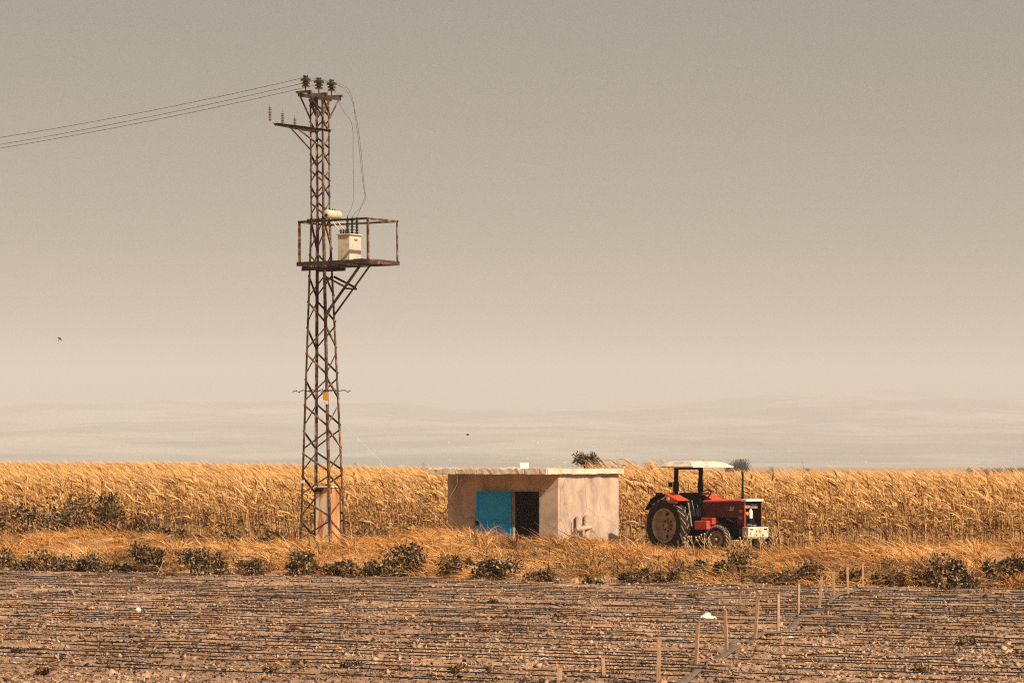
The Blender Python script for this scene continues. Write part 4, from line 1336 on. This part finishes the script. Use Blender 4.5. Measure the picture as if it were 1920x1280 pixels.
# tall mound in front of the blue door, ridge before the shed's side, mound before the tractor
for x0, x1, yb, n, h in ((780, 960, 1050, 60, 0.42), (690, 850, 1044, 44, 0.42), (1040, 1180, 1052, 44, 0.42), (1170, 1480, 1050, 70, 0.36), (420, 700, 1048, 50, 0.36), (1580, 1900, 1052, 60, 0.4), (0, 300, 1040, 60, 0.36)):
    xs_ = x0 + (x1 - x0) * RNG.random(n)
    ys_ = yb + 14 * (RNG.random(n) - 0.5)
    Yc = FPX * EYE / (ys_ - HOR)
    cc = np.stack([(xs_ - 960) / FPX * Yc, Yc], 1)
    kk = ~in_solid(cc[:, 0], cc[:, 1])
    gp.append(grass_clumps(cc[kk], 90, np.full(kk.sum(), h), np.full(kk.sum(), 0.22)))
# rounded tussocks that arch over and droop
n_t = 230
c_, u, v = verge_centers(n_t, V_EDGE + 0.3, V_EDGE + 10.5)
k = ~in_solid(c_[:, 0], c_[:, 1])
c_ = c_[k]
nb = 170
cx = np.repeat(c_, nb, 0)
n = len(cx)
sz = np.repeat(0.5 + 0.85 * RNG.random(len(c_)) ** 1.4, nb)
an_ = RNG.random(n) * 6.283
ra = RNG.random(n) ** 0.5
dirh = np.stack([np.cos(an_), np.sin(an_), 0 * an_], 1)
bp = cx + dirh[:, :2] * (0.16 * ra * sz)[:, None]
base = np.column_stack([bp, terrain(bp[:, 0], bp[:, 1]) - 0.02])
d0 = norm(dirh * (0.15 + 0.75 * ra)[:, None] + WIND[None] * 0.25 + RNG.normal(size=(n, 3)) * 0.15 + np.array([0, 0, 1.0])[None])
bend = dirh * (0.25 * ra)[:, None] + WIND[None] * (0.35 * RNG.random(n))[:, None] + np.array([0, 0, -1.0])[None] * (0.45 + 0.4 * RNG.random(n))[:, None]
tone = np.repeat(np.clip(0.68 + 0.45 * (RNG.random(len(c_)) - 0.5), 0, 1), nb)
gp.append(ribbons(base, d0, bend, sz * (0.42 + 0.38 * RNG.random(n)), 0.008 + 0.016 * RNG.random(n) ** 2.5, 3, norm(np.cross(d0, norm(RNG.normal(size=(n, 3))))), np.clip(tone + (RNG.random(n) - 0.5) * 0.5, 0, 1), tip=0.25))
V, F, A = merge(gp)
o = mesh_np('dry_grass', V, F, M['grass'], A)
tag(o, 'windswept dry golden grass covering the bank between field and corn', 'grass', kind='stuff')
print('grass quads', len(F))


# dark dead undergrowth matted along the foot of the bank
c_, u, v = verge_centers(620, V_EDGE + 0.05, V_EDGE + 6.5)
k = vnoise(u * 0.55 + 40, v * 0.5, 71) + 0.35 * (1 - sstep(V_EDGE, V_EDGE + 2.4, v)) > 0.70
c_ = c_[k]
nb = 70
cx = np.repeat(c_, nb, 0)
n = len(cx)
off = RNG.normal(size=(n, 2)) * 0.28
bx_, by_ = cx[:, 0] + off[:, 0], cx[:, 1] + off[:, 1]
d0 = norm(RNG.normal(size=(n, 3)) * 0.7 + np.array([-0.3, 0, 0.9])[None])
V, F, A = ribbons(np.stack([bx_, by_, terrain(bx_, by_) - 0.02], 1) + np.column_stack([np.zeros((n, 2)), 0.22 * RNG.random(n) ** 1.5]), d0, RNG.normal(size=(n, 3)) * 0.3 + np.array([0, 0, -0.35])[None],
                  0.08 + 0.22 * RNG.random(n), 0.012 + 0.03 * RNG.random(n) ** 2, 2, norm(np.cross(d0, norm(RNG.normal(size=(n, 3))))), RNG.random(n), tip=0.3)
o = mesh_np('undergrowth', V, F, M['weed'], A)
tag(o, 'dark brown dead undergrowth matted at the foot of the grass bank', 'undergrowth', kind='stuff')


# ------------------------------------------------------------------ leafy bushes
def bush(name, p, rx, rz, label, cat, n=650, leaf=0.075, mat_='shrub', group=None, seed=0, lean=0.0):
    rng = np.random.default_rng(seed + int(abs(p[0]) * 97 + p[1] * 13))
    root = empty(name, (p[0], p[1], p[2]))
    # several lobes give an uneven outline
    nl = 9
    lc = np.stack([(rng.random(nl) - 0.5) * 1.6 * rx, (rng.random(nl) - 0.5) * 1.1 * rx, rz * (0.15 + 0.65 * rng.random(nl))], 1)
    lr = rx * (0.16 + 0.34 * rng.random(nl))
    q = rng.integers(nl, size=n)
    d = norm(rng.normal(size=(n, 3)))
    P_ = lc[q] + d * (lr[q] * (0.3 + 0.85 * rng.random(n)))[:, None] * np.array([1, 1, rz / rx * 0.75])
    P_[:, 0] += lean * P_[:, 2]
    P_[:, 2] = np.maximum(P_[:, 2], 0.02 + 0.03 * rng.random(n))
    d0 = norm(d + rng.normal(size=(n, 3)) * 0.6 + np.array([0, 0, 0.35]))
    side_ = norm(np.cross(d0, norm(rng.normal(size=(n, 3)))))
    bend = np.array([0, 0, -0.4])[None] * rng.random((n, 1))
    V, F, A = ribbons(P_, d0, bend, leaf * (0.6 + 0.8 * rng.random(n)), leaf * (0.55 + 0.5 * rng.random(n)), 2, side_, rng.random(n), flat=0.5, tip=0.3)
    mesh_np('foliage', V, F, M[mat_], A, parent=root)
    m = MB()
    for k in range(6):
        e = lc[k]
        m.tube([(e[0] * 0.15, e[1] * 0.15, -0.05), (e[0] * 0.5 + lean * e[2] * 0.4, e[1] * 0.5, e[2] * 0.5), (e[0] + lean * e[2], e[1], e[2])], [0.018 * rx + 0.006, 0.012 * rx + 0.004, 0.004], 5)
    m.build('stems', M['bark'], root)
    tag(root, label, cat, group)
    return root


BU = [
    (40, 1069, 0.70, 0.46, 'low dark leafy bush at the field edge at the far end of the bank'),
    (150, 1072, 0.60, 0.44, 'low dark leafy bush beside the sprawling end bush of the bank'),
    (285, 1074, 0.42, 0.62, 'brownish tangled bush with dead twigs on the grass bank'),
    (385, 1078, 0.46, 0.62, 'round dark broad leaved bush standing alone at the field edge'),
    (555, 1079, 0.42, 0.50, 'dark leafy bush at the field edge below the pole'),
    (645, 1081, 0.34, 0.34, 'low olive bush between pole and shed at field edge'),
    (762, 1082, 0.50, 0.70, 'largest round dark bush at field edge between pole and shed'),
    (932, 1086, 0.42, 0.46, 'dark leafy bush at the field edge below the blue door'),
    (1112, 1098, 0.17, 0.20, 'very small dark bush at field edge beside orange rag'),
    (1300, 1088, 0.30, 0.34, 'small dark bush joined to a bigger one before the tractor'),
    (1375, 1090, 0.45, 0.56, 'big dark leafy bush at field edge in front of tractor'),
    (1508, 1096, 0.40, 0.42, 'dark bush at field edge beside the last wooden stakes'),
    (1600, 1098, 0.26, 0.36, 'small dark bush right behind the last wooden stake'),
    (1818, 1102, 0.68, 0.55, 'wide dark bush on the bank beyond the stakes'),
    (1900, 1100, 0.40, 0.62, 'brownish bush beside the wide dark bush on the bank'),
]
LOW = ((215, 1073, 0.34, 0.30, 'low brown dead bush between the sprawling bushes and the tangled one'), (470, 1077, 0.36, 0.34, 'low brown dead bush between the lone round bush and the pole'),
       (600, 1079, 0.30, 0.30, 'brown withered weed clump right beside the bush below the pole'), (700, 1081, 0.30, 0.34, 'brown withered weed clump touching the largest bush'),
       (855, 1083, 0.40, 0.44, 'ragged brown bush between the largest bush and the one below the door'), (1015, 1090, 0.34, 0.28, 'low brown dead bush below the open doorway'),
       (1190, 1092, 0.36, 0.34, 'low brown dead bush below the sunlit shed wall'), (1250, 1091, 0.30, 0.26, 'small brown dead bush below the tractor rear wheel'),
       (1450, 1094, 0.32, 0.32, 'brown dead bush between two dark ones below the tractor nose'), (1670, 1100, 0.42, 0.34, 'low brown dead bush on the bank just past the last stake'),
       (1745, 1101, 0.36, 0.40, 'ragged brown bush beside the wide dark bush of the bank'))
for i, (x, y, rx, rz, lab) in enumerate(LOW):
    p = px(x, y)
    p.z = float(terrain(p.x, p.y)) - 0.02
    bush('withered_bush', p, rx, rz, lab, 'bush', n=int(1500 * rx / 0.5), leaf=0.06, mat_='weed', group='withered brown bushes on the bank', seed=200 + i)
for i, (x, y, rx, rz, lab) in enumerate(BU):
    p = px(x, y)
    p.z = float(terrain(p.x, p.y)) - 0.02
    rx, rz = rx * 1.08, rz * 1.1
    bush('leafy_bush', p, rx, rz, lab, 'bush', n=int(1500 * rx / 0.5), leaf=0.072, mat_='weed' if i in (2, 5, 14) else 'shrub', group='bushes along the field edge', seed=i)
# dry grass grown up round the bushes
cc = []
for (x, y, rx, rz, lab) in BU:
    q = px(x, y)
    for k in range(13):
        an_ = RNG.random() * 6.283
        cc.append((q.x + math.cos(an_) * rx * 1.15, q.y + 0.25 + math.sin(an_) * 0.7))
cc = np.array(cc)
vv_ = cc[:, 0] * EV[0] + cc[:, 1] * EV[1]
cc = cc[vv_ > V_EDGE + 0.1]
V, F, A = grass_clumps(cc, 60, 0.2 + 0.35 * RNG.random(len(cc)), np.full(len(cc), 0.16))
o = mesh_np('tussock_grass', V, F, M['grass'], A)
tag(o, 'dry grass tufts grown up round the bushes of the bank', 'grass', kind='stuff')
# weeds along the foot of the corn on the left
for i, (x, y, rx, rz) in enumerate(((10, 1014, 1.2, 1.3), (95, 1015, 1.1, 1.4), (165, 1014, 1.0, 1.7), (235, 1014, 0.9, 1.0), (310, 1014, 0.8, 0.5), (405, 1016, 0.7, 0.42), (500, 1018, 0.6, 0.4), (690, 1024, 0.6, 0.6), (775, 1024, 0.6, 0.5))):
    p = px(x, y + 3)
    p.z = float(terrain(p.x, p.y)) - 0.02
    bush('corn_edge_weed', p, rx, rz, 'dark weedy thicket growing at the foot of the corn', 'weeds', n=1500, leaf=0.10, mat_='shrub' if i % 2 else 'weed', group='weed thickets along the corn foot', seed=50 + i)
# small weeds scattered in the field
for i, (x, y, rx, rz) in enumerate(((855, 1262, 0.15, 0.10), (660, 1252, 0.13, 0.09), (500, 1262, 0.12, 0.07), (560, 1248, 0.10, 0.06), (1812, 1213, 0.13, 0.16), (1560, 1192, 0.10, 0.06), (1050, 1158, 0.12, 0.07), (925, 1130, 0.10, 0.06), (40, 1225, 0.12, 0.07), (1300, 1120, 0.12, 0.07), (1735, 1262, 0.12, 0.07), (80, 1262, 0.12, 0.07))):
    p = px(x, y)
    bush('field_weed', p, rx, rz, ('dark low weed standing alone in the field beyond the stakes' if i == 4 else 'small dry olive weed tuft on the tilled soil'), 'weed', n=240, leaf=0.035, mat_='shrub' if i == 4 else 'weed', group=None if i == 4 else 'weed tufts in the tilled field', seed=80 + i)


# dried thistles with pale round heads in front of the tractor
def thistle(p, h, lab, grp, seed):
    rng = random.Random(seed)
    root = empty('dead_thistle', p)
    st_ = MB()
    hd = []
    top = Vector((rng.uniform(-0.1, 0.05), rng.uniform(-0.05, 0.05), h))
    st_.tube([(0, 0, -0.05), top * 0.5 + Vector((0.02, 0, 0)), top], [0.012, 0.010, 0.006], 5)
    hd.append(top)
    for k in range(4):
        t = rng.uniform(0.35, 0.8)
        b0 = top * t
        e = b0 + Vector((rng.uniform(-0.18, 0.18), rng.uniform(-0.1, 0.1), rng.uniform(0.12, 0.24)))
        st_.tube([b0, b0.lerp(e, 0.5) + Vector((0, 0, -0.02)), e], [0.008, 0.007, 0.005], 5)
        hd.append(e)
    st_.build('stem', M['residue_solid'], root)
    for e in hd:
        MB().lathe([(0.006, -0.03), (0.020, -0.015), (0.024, 0.01), (0.015, 0.025), (0.004, 0.03)], e, n=9).build('seed_head', M['residue_solid'], root, smooth=True)
    tag(root, lab, 'thistle', grp)


M['residue_solid'] = mat_noise('dead_stem', [(0.3, (0.30, 0.19, 0.10)), (0.7, (0.52, 0.36, 0.20))], 9, 5, 0.85)
for i, (x, y, h) in enumerate(((1288, 1049, 0.42), (1302, 1052, 0.55), (1318, 1050, 0.62), (1333, 1050, 0.4), (1392, 1052, 0.5), (1408, 1054, 0.62), (1424, 1053, 0.66), (1437, 1051, 0.45), (1460, 1052, 0.4))):
    p = px(x, y)
    p.z = float(terrain(p.x, p.y)) + 0.0
    thistle(p, h, 'pale dead thistle with round seed heads in front of tractor', 'dead thistles before the tractor', i)


# dead reed stalks leaning in and before the doorway
def reed_bundle(p, n, lab, seed, spread=0.3, h=0.6):
    rng = random.Random(seed)
    m = MB()
    for k in range(n):
        b0 = Vector((rng.gauss(0, spread), rng.gauss(0, spread * 0.6), -0.03))
        e = b0 + Vector((rng.uniform(-0.5, 0.25), rng.uniform(-0.15, 0.2), rng.uniform(0.3, 1.0) * h))
        mid = b0.lerp(e, 0.5) + Vector((rng.uniform(0, 0.1), 0, 0.12))
        m.tube([b0, mid, e], [0.008, 0.006, 0.003], 4)
    o = m.build('dead_stalks', M['residue_solid'])
    o.location = p
    tag(o, lab, 'dead stalks')


reed_bundle(ShM @ Vector((-1.05, -0.75, 0)), 46, 'heap of dead bent stalks lying before the open doorway', 3, 0.30, 0.55)
reed_bundle(px(320, 1078) + Vector((0, 0, 0.02)), 6, 'thin dead stalks slanting across the bank beside the tangled bush', 5, 0.25, 0.5)
reed_bundle(px(170, 1012), 18, 'pale bent dead stalks lying over weeds at corn foot', 6, 0.8, 0.9)
reed_bundle(px(1705, 1080) + Vector((0, 0, 0.1)), 10, 'few tall dead stalks standing on the bank beyond the stakes', 7, 0.3, 1.1)

# ------------------------------------------------------------------ stakes, hose and drip lines
STK = [(1132, 1271, 0.24), (1234, 1283, 0.53), (1305, 1251, 0.55), (1363, 1227, 0.58), (1416, 1200, 0.59), (1459, 1190, 0.60), (1497, 1155, 0.54), (1536, 1142, 0.58), (1564, 1123, 0.52), (1590, 1116, 0.55), (1618, 1102, 0.50)]
m = MB()
m.add([(-0.021, -0.013, -0.15), (0.021, -0.013, -0.15), (0.021, 0.013, -0.15), (-0.021, 0.013, -0.15), (-0.024, -0.014, 0.97), (0.022, -0.014, 1.0), (0.022, 0.014, 1.0), (-0.024, 0.014, 0.97)],
      [(3, 2, 1, 0), (4, 5, 6, 7), (0, 1, 5, 4), (1, 2, 6, 5), (2, 3, 7, 6), (3, 0, 4, 7)])
sk0 = m.build('wooden_stake', M['wood'], bevel=0.003)
for i, (x, y, h) in enumerate(STK):
    s = sk0 if i == 0 else sk0.copy()
    if i:
        COL.objects.link(s)
    p = px(x, y)
    s.location = p
    s.scale = (1, 1, h)
    s.rotation_euler = (random.uniform(-0.07, 0.07), random.uniform(-0.06, 0.09), random.uniform(-0.6, 0.6))
    lab = 'upright wooden stake in the row along the hose'
    if i == 0:
        lab = 'shortest wooden stake, standing apart from the others in the field'
    if i == len(STK) - 1:
        lab = 'last wooden stake of the row beside the grass bank'
    tag(s, lab, 'stake', 'wooden stakes along the hose')
o = MB().rect((0, 0, -0.1), (0.01, 0, 0.16), 0.06, 0.05).build('stake_stub', M['wood'])
o.location = px(1048, 1279)
tag(o, 'thick broken off stake stub in the tilled soil', 'stake')

hp = [(1265, 1292), (1300, 1268), (1325, 1253), (1352, 1238), (1372, 1226), (1388, 1216), (1405, 1203), (1425, 1197), (1458, 1192), (1478, 1184), (1500, 1166), (1525, 1152), (1548, 1136), (1565, 1126), (1580, 1120), (1600, 1110), (1612, 1106)]
pts = []
for i, (x, y) in enumerate(hp):
    p = px(x - 4, y)
    u = p.x * EU[0] + p.y * EU[1]; v = p.x * EV[0] + p.y * EV[1]
    p.z = float(field_z(u, v)) + 0.03 + 0.015 * math.sin(i * 1.9)
    p.x += 0.06 * math.sin(i * 2.2)
    pts.append(p)
sm = []
for i in range(len(pts) - 1):
    a0 = pts[max(i - 1, 0)]; a1 = pts[i]; a2 = pts[i + 1]; a3 = pts[min(i + 2, len(pts) - 1)]
    for j in range(6):
        t = j / 6
        sm.append(0.5 * ((2 * a1) + (a2 - a0) * t + (2 * a0 - 5 * a1 + 4 * a2 - a3) * t * t + (3 * a1 - a0 - 3 * a2 + a3) * t ** 3))
sm.append(pts[-1])
vs2, fs2 = [], []
for i, p in enumerate(sm):
    t = (sm[min(i + 1, len(sm) - 1)] - sm[max(i - 1, 0)]).normalized()
    s_ = t.cross(Vector((0, 0, 1))).normalized()
    wdt = 0.055 + 0.012 * math.sin(i * 0.8)
    hh = 0.022 + 0.008 * math.sin(i * 0.5)
    vs2 += [p + s_ * wdt, p + s_ * wdt * 0.5 + Vector((0, 0, hh)), p - s_ * wdt * 0.5 + Vector((0, 0, hh)), p - s_ * wdt, p - s_ * wdt * 0.5 - Vector((0, 0, hh)), p + s_ * wdt * 0.5 - Vector((0, 0, hh))]
for i in range(len(sm) - 1):
    fs2 += [(i * 6 + k, i * 6 + (k + 1) % 6, i * 6 + 6 + (k + 1) % 6, i * 6 + 6 + k) for k in range(6)]
fs2 += [tuple(range(6))[::-1], tuple(range(len(sm) * 6 - 6, len(sm) * 6))]
o = MB().add(vs2, fs2).build('supply_hose', M['hose'], smooth=True)
tag(o, 'flat grey brown supply hose snaking past the stakes', 'hose')

v = 33.0
ln = 0
while v < V_EDGE - 0.4:
    ua, ub = corn_u_range(v)
    pts = []
    ph = RNG.random() * 50
    nseg = int((ub - ua) / 0.22)
    for k in range(nseg + 1):
        u = ua + (ub - ua) * k / nseg
        vv = v + 0.06 * (vnoise(u * 0.12 + ph, ph, 41) - 0.5) + 0.006 * (vnoise(u * 0.9 + ph, ph, 42) - 0.5)
        x, y = place(u, vv)
        bury = (0.6 * vnoise(u * 0.42 + ph, ph * 0.7, 43) + 0.4 * vnoise(u * 1.3 + ph, ph, 44) - 0.47) * 0.22
        pts.append(Vector((x, y, 0.033 + 0.75 * min(float(bury) + 0.004, 0.004) + 0.02 * float(vnoise(u * 0.2 + ph, ph, 45) - 0.5))))
    o = MB().tube(pts, 0.0078, 5).build('drip_line', M['drip'])
    tag(o, 'thin black drip irrigation tube half buried along the tilled rows', 'drip line', 'drip irrigation tubes')
    ln += 1
    v += 0.58 + 0.14 * RNG.random()
print('drip lines', ln)


# ------------------------------------------------------------------ litter
def rag(name, p, sx, sy, sz, mat_, lab, cat, seed):
    rng = np.random.default_rng(seed)
    n_ = 9
    g = np.linspace(-1, 1, n_)
    GX, GY = np.meshgrid(g, g)
    rad = np.maximum(np.abs(GX), np.abs(GY))
    z = sz * (0.25 + 0.9 * vnoise(GX * 2.1 + seed, GY * 2.1, seed)) * (1 - rad ** 3)
    Vt = np.stack([GX * sx * (0.8 + 0.4 * vnoise(GY * 2, GX, seed + 1)), GY * sy * (0.8 + 0.4 * vnoise(GX * 2, GY, seed + 2)), z], -1).reshape(-1, 3)
    Vb = Vt.copy()
    Vb[:, 2] = -0.02
    i = (np.arange(n_ - 1)[:, None] * n_ + np.arange(n_ - 1)[None, :]).ravel()
    Fq = np.stack([i, i + 1, i + 1 + n_, i + n_], 1)
    me_o = mesh_np(name, np.concatenate([Vt, Vb]), np.concatenate([Fq, Fq[:, ::-1] + n_ * n_]), mat_)
    me_o.location = p
    me_o.rotation_euler = (0, 0, rng.random() * 3)
    return tag(me_o, lab, cat)


rag('plastic_bag', px(1325, 1162), 0.15, 0.12, 0.13, M['plastic'], 'crumpled white plastic bag lying behind the stakes', 'bag', 3)
rag('plastic_scrap', px(1316, 1240), 0.06, 0.05, 0.09, M['orange_plastic'], 'torn salmon plastic scrap at the foot of a stake', 'scrap', 4)
rag('plastic_scrap', px(1344, 1244), 0.04, 0.03, 0.04, M['orange_plastic'], 'tiny orange scrap lying against the hose', 'scrap', 14)
rag('orange_rag', px(1078, 1094), 0.12, 0.08, 0.14, M['orange_plastic'], 'crumpled orange rag at the foot of the grass bank', 'rag', 5)
rag('plastic_scrap', px(1044, 1250), 0.06, 0.04, 0.05, M['orange_plastic'], 'small red scrap on soil near the broken stake', 'scrap', 6)
rag('plastic_scrap', px(1243, 1279), 0.05, 0.04, 0.05, M['orange_plastic'], 'small orange scrap at the foot of a tall stake', 'scrap', 7)
rag('plastic_scrap', px(1488, 1172), 0.04, 0.03, 0.05, M['orange_plastic'], 'small red scrap on the hose between two stakes', 'scrap', 8)
rag('plastic_bag', px(1836, 1243), 0.07, 0.04, 0.03, M['plastic'], 'flat white plastic shred lying far from the stakes', 'scrap', 9)
rag('plastic_bag', px(1480, 1196), 0.07, 0.05, 0.04, M['plastic'], 'pale plastic piece lying beside the hose bend', 'scrap', 19)
o = MB().lathe([(0.01, -0.02), (0.04, 0.0), (0.05, 0.03), (0.035, 0.07), (0.008, 0.08)], n=9).build('white_stone', M['white'])
o.location = px(259, 1147)
tag(o, 'small white stone lying alone on the tilled soil', 'stone')


# ------------------------------------------------------------------ birds
def bird(p, sp, lab, rot):
    m = MB()
    m.lathe([(0.005, -0.16), (0.03, -0.11), (0.055, -0.02), (0.05, 0.06), (0.03, 0.11), (0.02, 0.15), (0.004, 0.18)], axis='x', n=10)
    for s in (-1, 1):
        a = [Vector((0.06, s * 0.03, 0.02)), Vector((-0.07, s * 0.03, 0.02)), Vector((-0.06, s * sp * 0.5, 0.10)), Vector((0.07, s * sp * 0.5, 0.11)), Vector((-0.10, s * sp, 0.05))]
        vs_b = a + [q + Vector((0, 0, 0.012)) for q in a]
        m.add(vs_b, [(0, 1, 2, 3), (3, 2, 4), (5, 8, 7, 6), (8, 9, 7), (0, 3, 8, 5), (3, 4, 9, 8), (4, 2, 7, 9), (2, 1, 6, 7), (1, 0, 5, 6)])
    m.add([(-0.13, -0.02, 0), (-0.13, 0.02, 0), (-0.26, 0.05, 0.01), (-0.26, -0.05, 0.01), (-0.13, -0.02, 0.012), (-0.13, 0.02, 0.012), (-0.26, 0.05, 0.018), (-0.26, -0.05, 0.018)],
          [(0, 1, 2, 3), (7, 6, 5, 4), (0, 4, 5, 1), (1, 5, 6, 2), (2, 6, 7, 3), (3, 7, 4, 0)])
    o = m.build('bird', M['feather'])
    o.location = p
    o.rotation_euler = rot
    tag(o, lab, 'bird')


bird(px(112, 635, 330), 0.30, 'small dark bird banking in the open sky away from the pole', (R(70), R(-50), R(30)))
bird(px(877, 815, 330), 0.5, 'small dark bird gliding low above the shed', (R(4), R(3), R(15)))


# ------------------------------------------------------------------ distant trees
def far_tree(x, ytop, Y, wdt, lab, seed, mat_='tree_far', lean=0.0, n=700, leaf=None):
    p = px(x, None, Y)
    p.z = float(terrain(p.x, p.y))
    H_ = EYE - (ytop - HOR) / FPX * Y - p.z
    wm = wdt / FPX * Y
    rng = np.random.default_rng(seed)
    root = empty('distant_tree', p)
    nl = 11
    lc = np.stack([(rng.random(nl) - 0.5) * wm * 0.75, (rng.random(nl) - 0.5) * wm * 0.7, H_ * (0.40 + 0.42 * rng.random(nl))], 1)
    lr = (0.16 + 0.16 * rng.random(nl)) * wm
    q = rng.integers(nl, size=n)
    d = norm(rng.normal(size=(n, 3)))
    P_ = lc[q] + d * (lr[q] * (0.25 + 0.95 * rng.random(n)))[:, None]
    P_[:, 0] += lean * (P_[:, 2] - H_ * 0.6)
    P_[:, 2] = np.clip(P_[:, 2], 0.2 * H_, H_ * 1.02)
    lf = leaf or wm * 0.06
    d0 = norm(d + rng.normal(size=(n, 3)) * 0.6 + np.array([-0.4, 0, 0.2]))
    V, F, A = ribbons(P_, d0, np.zeros((n, 3)), lf * (0.7 + 0.9 * rng.random(n)), lf * (0.4 + 0.4 * rng.random(n)), 2, norm(np.cross(d0, norm(rng.normal(size=(n, 3))))), rng.random(n), tip=0.3)
    mesh_np('crown', V, F, M[mat_], A, parent=root)
    m = MB().tube([(0, 0, -0.2), (0.02 * H_, 0, 0.3 * H_), (lean * 0.1, 0, 0.6 * H_)], [0.035 * H_, 0.028 * H_, 0.012 * H_], 7)
    for k in range(5):
        m.tube([(0.02 * H_, 0, 0.3 * H_), Vector(lc[k]) * 0.6 + Vector((0, 0, 0.12 * H_)), lc[k] + np.array([lean * (lc[k][2] - H_ * 0.6), 0, 0])], [0.018 * H_, 0.012 * H_, 0.004 * H_], 5)
    m.build('trunk', M['bark'], root)
    tag(root, lab, 'tree')
    return root


far_tree(1112, 837, 170, 40, 'bushy brown windswept tree standing above the corn by the shed roof', 1, 'tree', -0.45, 3600, 0.11)
far_tree(1391, 862, 640, 34, 'hazy grey tree behind the corn beside the tractor canopy', 2, 'tree_far', 0, 3600, 0.16)
far_tree(1372, 866, 660, 22, 'smaller hazy tree tucked behind the tractor canopy edge', 3, n=1800, leaf=0.16)
far_tree(1445, 872, 640, 12, 'lone small hazy bush above corn beyond the exhaust pipe', 4)
far_tree(1515, 874, 600, 12, 'small ragged hazy bush on skyline beyond the tractor nose', 5)
far_tree(664, 861, 420, 16, 'small dark bush on the skyline right beside the pole', 6)
far_tree(790, 863, 420, 18, 'small dark bush on the skyline near the shed roof end', 7)
far_tree(728, 866, 430, 14, 'tiny low bush on the skyline between pole and shed', 8)
for i, (x, yt, wd_) in enumerate(((1822, 877, 24), (1845, 878, 26), (1868, 876, 24), (1893, 877, 24), (1914, 874, 26))):
    o = far_tree(x, yt, 620, wd_, 'dark hazy tree in the low tree line on the skyline', 20 + i)
    o['group'] = 'trees of the low tree line'
for i, (x, yt) in enumerate(((1480, 879), (1535, 880), (1563, 878), (1582, 877), (1612, 877), (1700, 881))):
    o = far_tree(x, yt, 480, 10, 'tiny dark shrub poking above the corn skyline', 40 + i, n=200)
    o['group'] = 'tiny shrubs along the corn skyline'

# ------------------------------------------------------------------ hills and far houses
nxh, nyh = 220, 60
hx = np.linspace(-6500, 6500, nxh)
hy = np.linspace(6200, 15200, nyh)


def hill_z(X, Y):
    k = sstep(6300, 14000, Y)
    ridge = 165 + 90 * vnoise(X * 0.0007 + 3, Y * 0.00025, 61) + 50 * vnoise(X * 0.002, Y * 0.0007, 62) + 40 * vnoise(X * 0.0004 + 7, 0 * Y, 63)
    z = ridge * k
    z = z + 40 * k * (vnoise(X * 0.005, Y * 0.0025, 64) - 0.5) + 18 * k * (vnoise(X * 0.013, Y * 0.006, 65) - 0.5)
    fore = 55 * np.exp(-((Y - 8600) / 800) ** 2) * vnoise(X * 0.001 + 11, 0 * Y, 66)
    return z + fore - 3


X, Y = np.meshgrid(hx, hy)
V = np.stack([X, Y, hill_z(X, Y)], -1).reshape(-1, 3)
i = (np.arange(nyh - 1)[:, None] * nxh + np.arange(nxh - 1)[None, :]).ravel()
o = mesh_np('hills', V, np.stack([i, i + 1, i + 1 + nxh, i + nxh], 1), M['hills'], smooth=True)
tag(o, 'long pale hills fading in the haze behind the plain', 'hills', kind='structure')

hr = np.random.default_rng(5)
hm = MB().box(-6, 6, -5, 5, -6, 6)
hm = hm.build('wall', M['concrete'])
rm = MB().add([(-6.6, -5.6, 6), (6.6, -5.6, 6), (6.6, 5.6, 6), (-6.6, 5.6, 6), (-6.6, 0, 9), (6.6, 0, 9)], [(3, 2, 1, 0), (0, 1, 5, 4), (2, 3, 4, 5), (0, 4, 3), (1, 2, 5)]).build('roof', M['bark'])
house0 = empty('far_house')
hm.parent = house0
rm.parent = house0
tag(house0, 'tiny pale house of the hazy village at the hill foot', 'house', 'far village houses')
k = 0
while k < 11:
    x = hr.uniform(820, 1250) if k < 9 else hr.uniform(1300, 1700)
    Yh = hr.uniform(6800, 8200)
    xx = (x - 960) / FPX * Yh
    zz = float(hill_z(np.array(xx), np.array(Yh)))
    h_ = house0 if k == 0 else copy_tree(house0)
    h_.location = (xx, Yh, zz + 1)
    h_.rotation_euler = (0, 0, hr.uniform(-0.6, 0.6))
    s = hr.uniform(0.28, 0.5)
    h_.scale = (s, s, s)
    k += 1

# ------------------------------------------------------------------ haze
m, t, p = new_mat('haze_air')
t.nodes.remove(p)
vol = t.nodes.new('ShaderNodeVolumePrincipled')
vol.inputs['Color'].default_value = (0.945, 0.942, 0.93, 1)
vol.inputs['Density'].default_value = 0.00015
vol.inputs['Density Attribute'].default_value = ''
vol.inputs['Anisotropy'].default_value = -0.06
t.links.new(vol.outputs['Volume'], t.nodes['Material Output'].inputs['Volume'])
try:
    m.cycles.homogeneous_volume = True
except Exception:
    pass
o = MB().box(-9500, 9500, -600, 17000, -6, 480).build('haze', m)
tag(o, 'thin dusty haze hanging over the plain and hills', 'haze', kind='stuff')
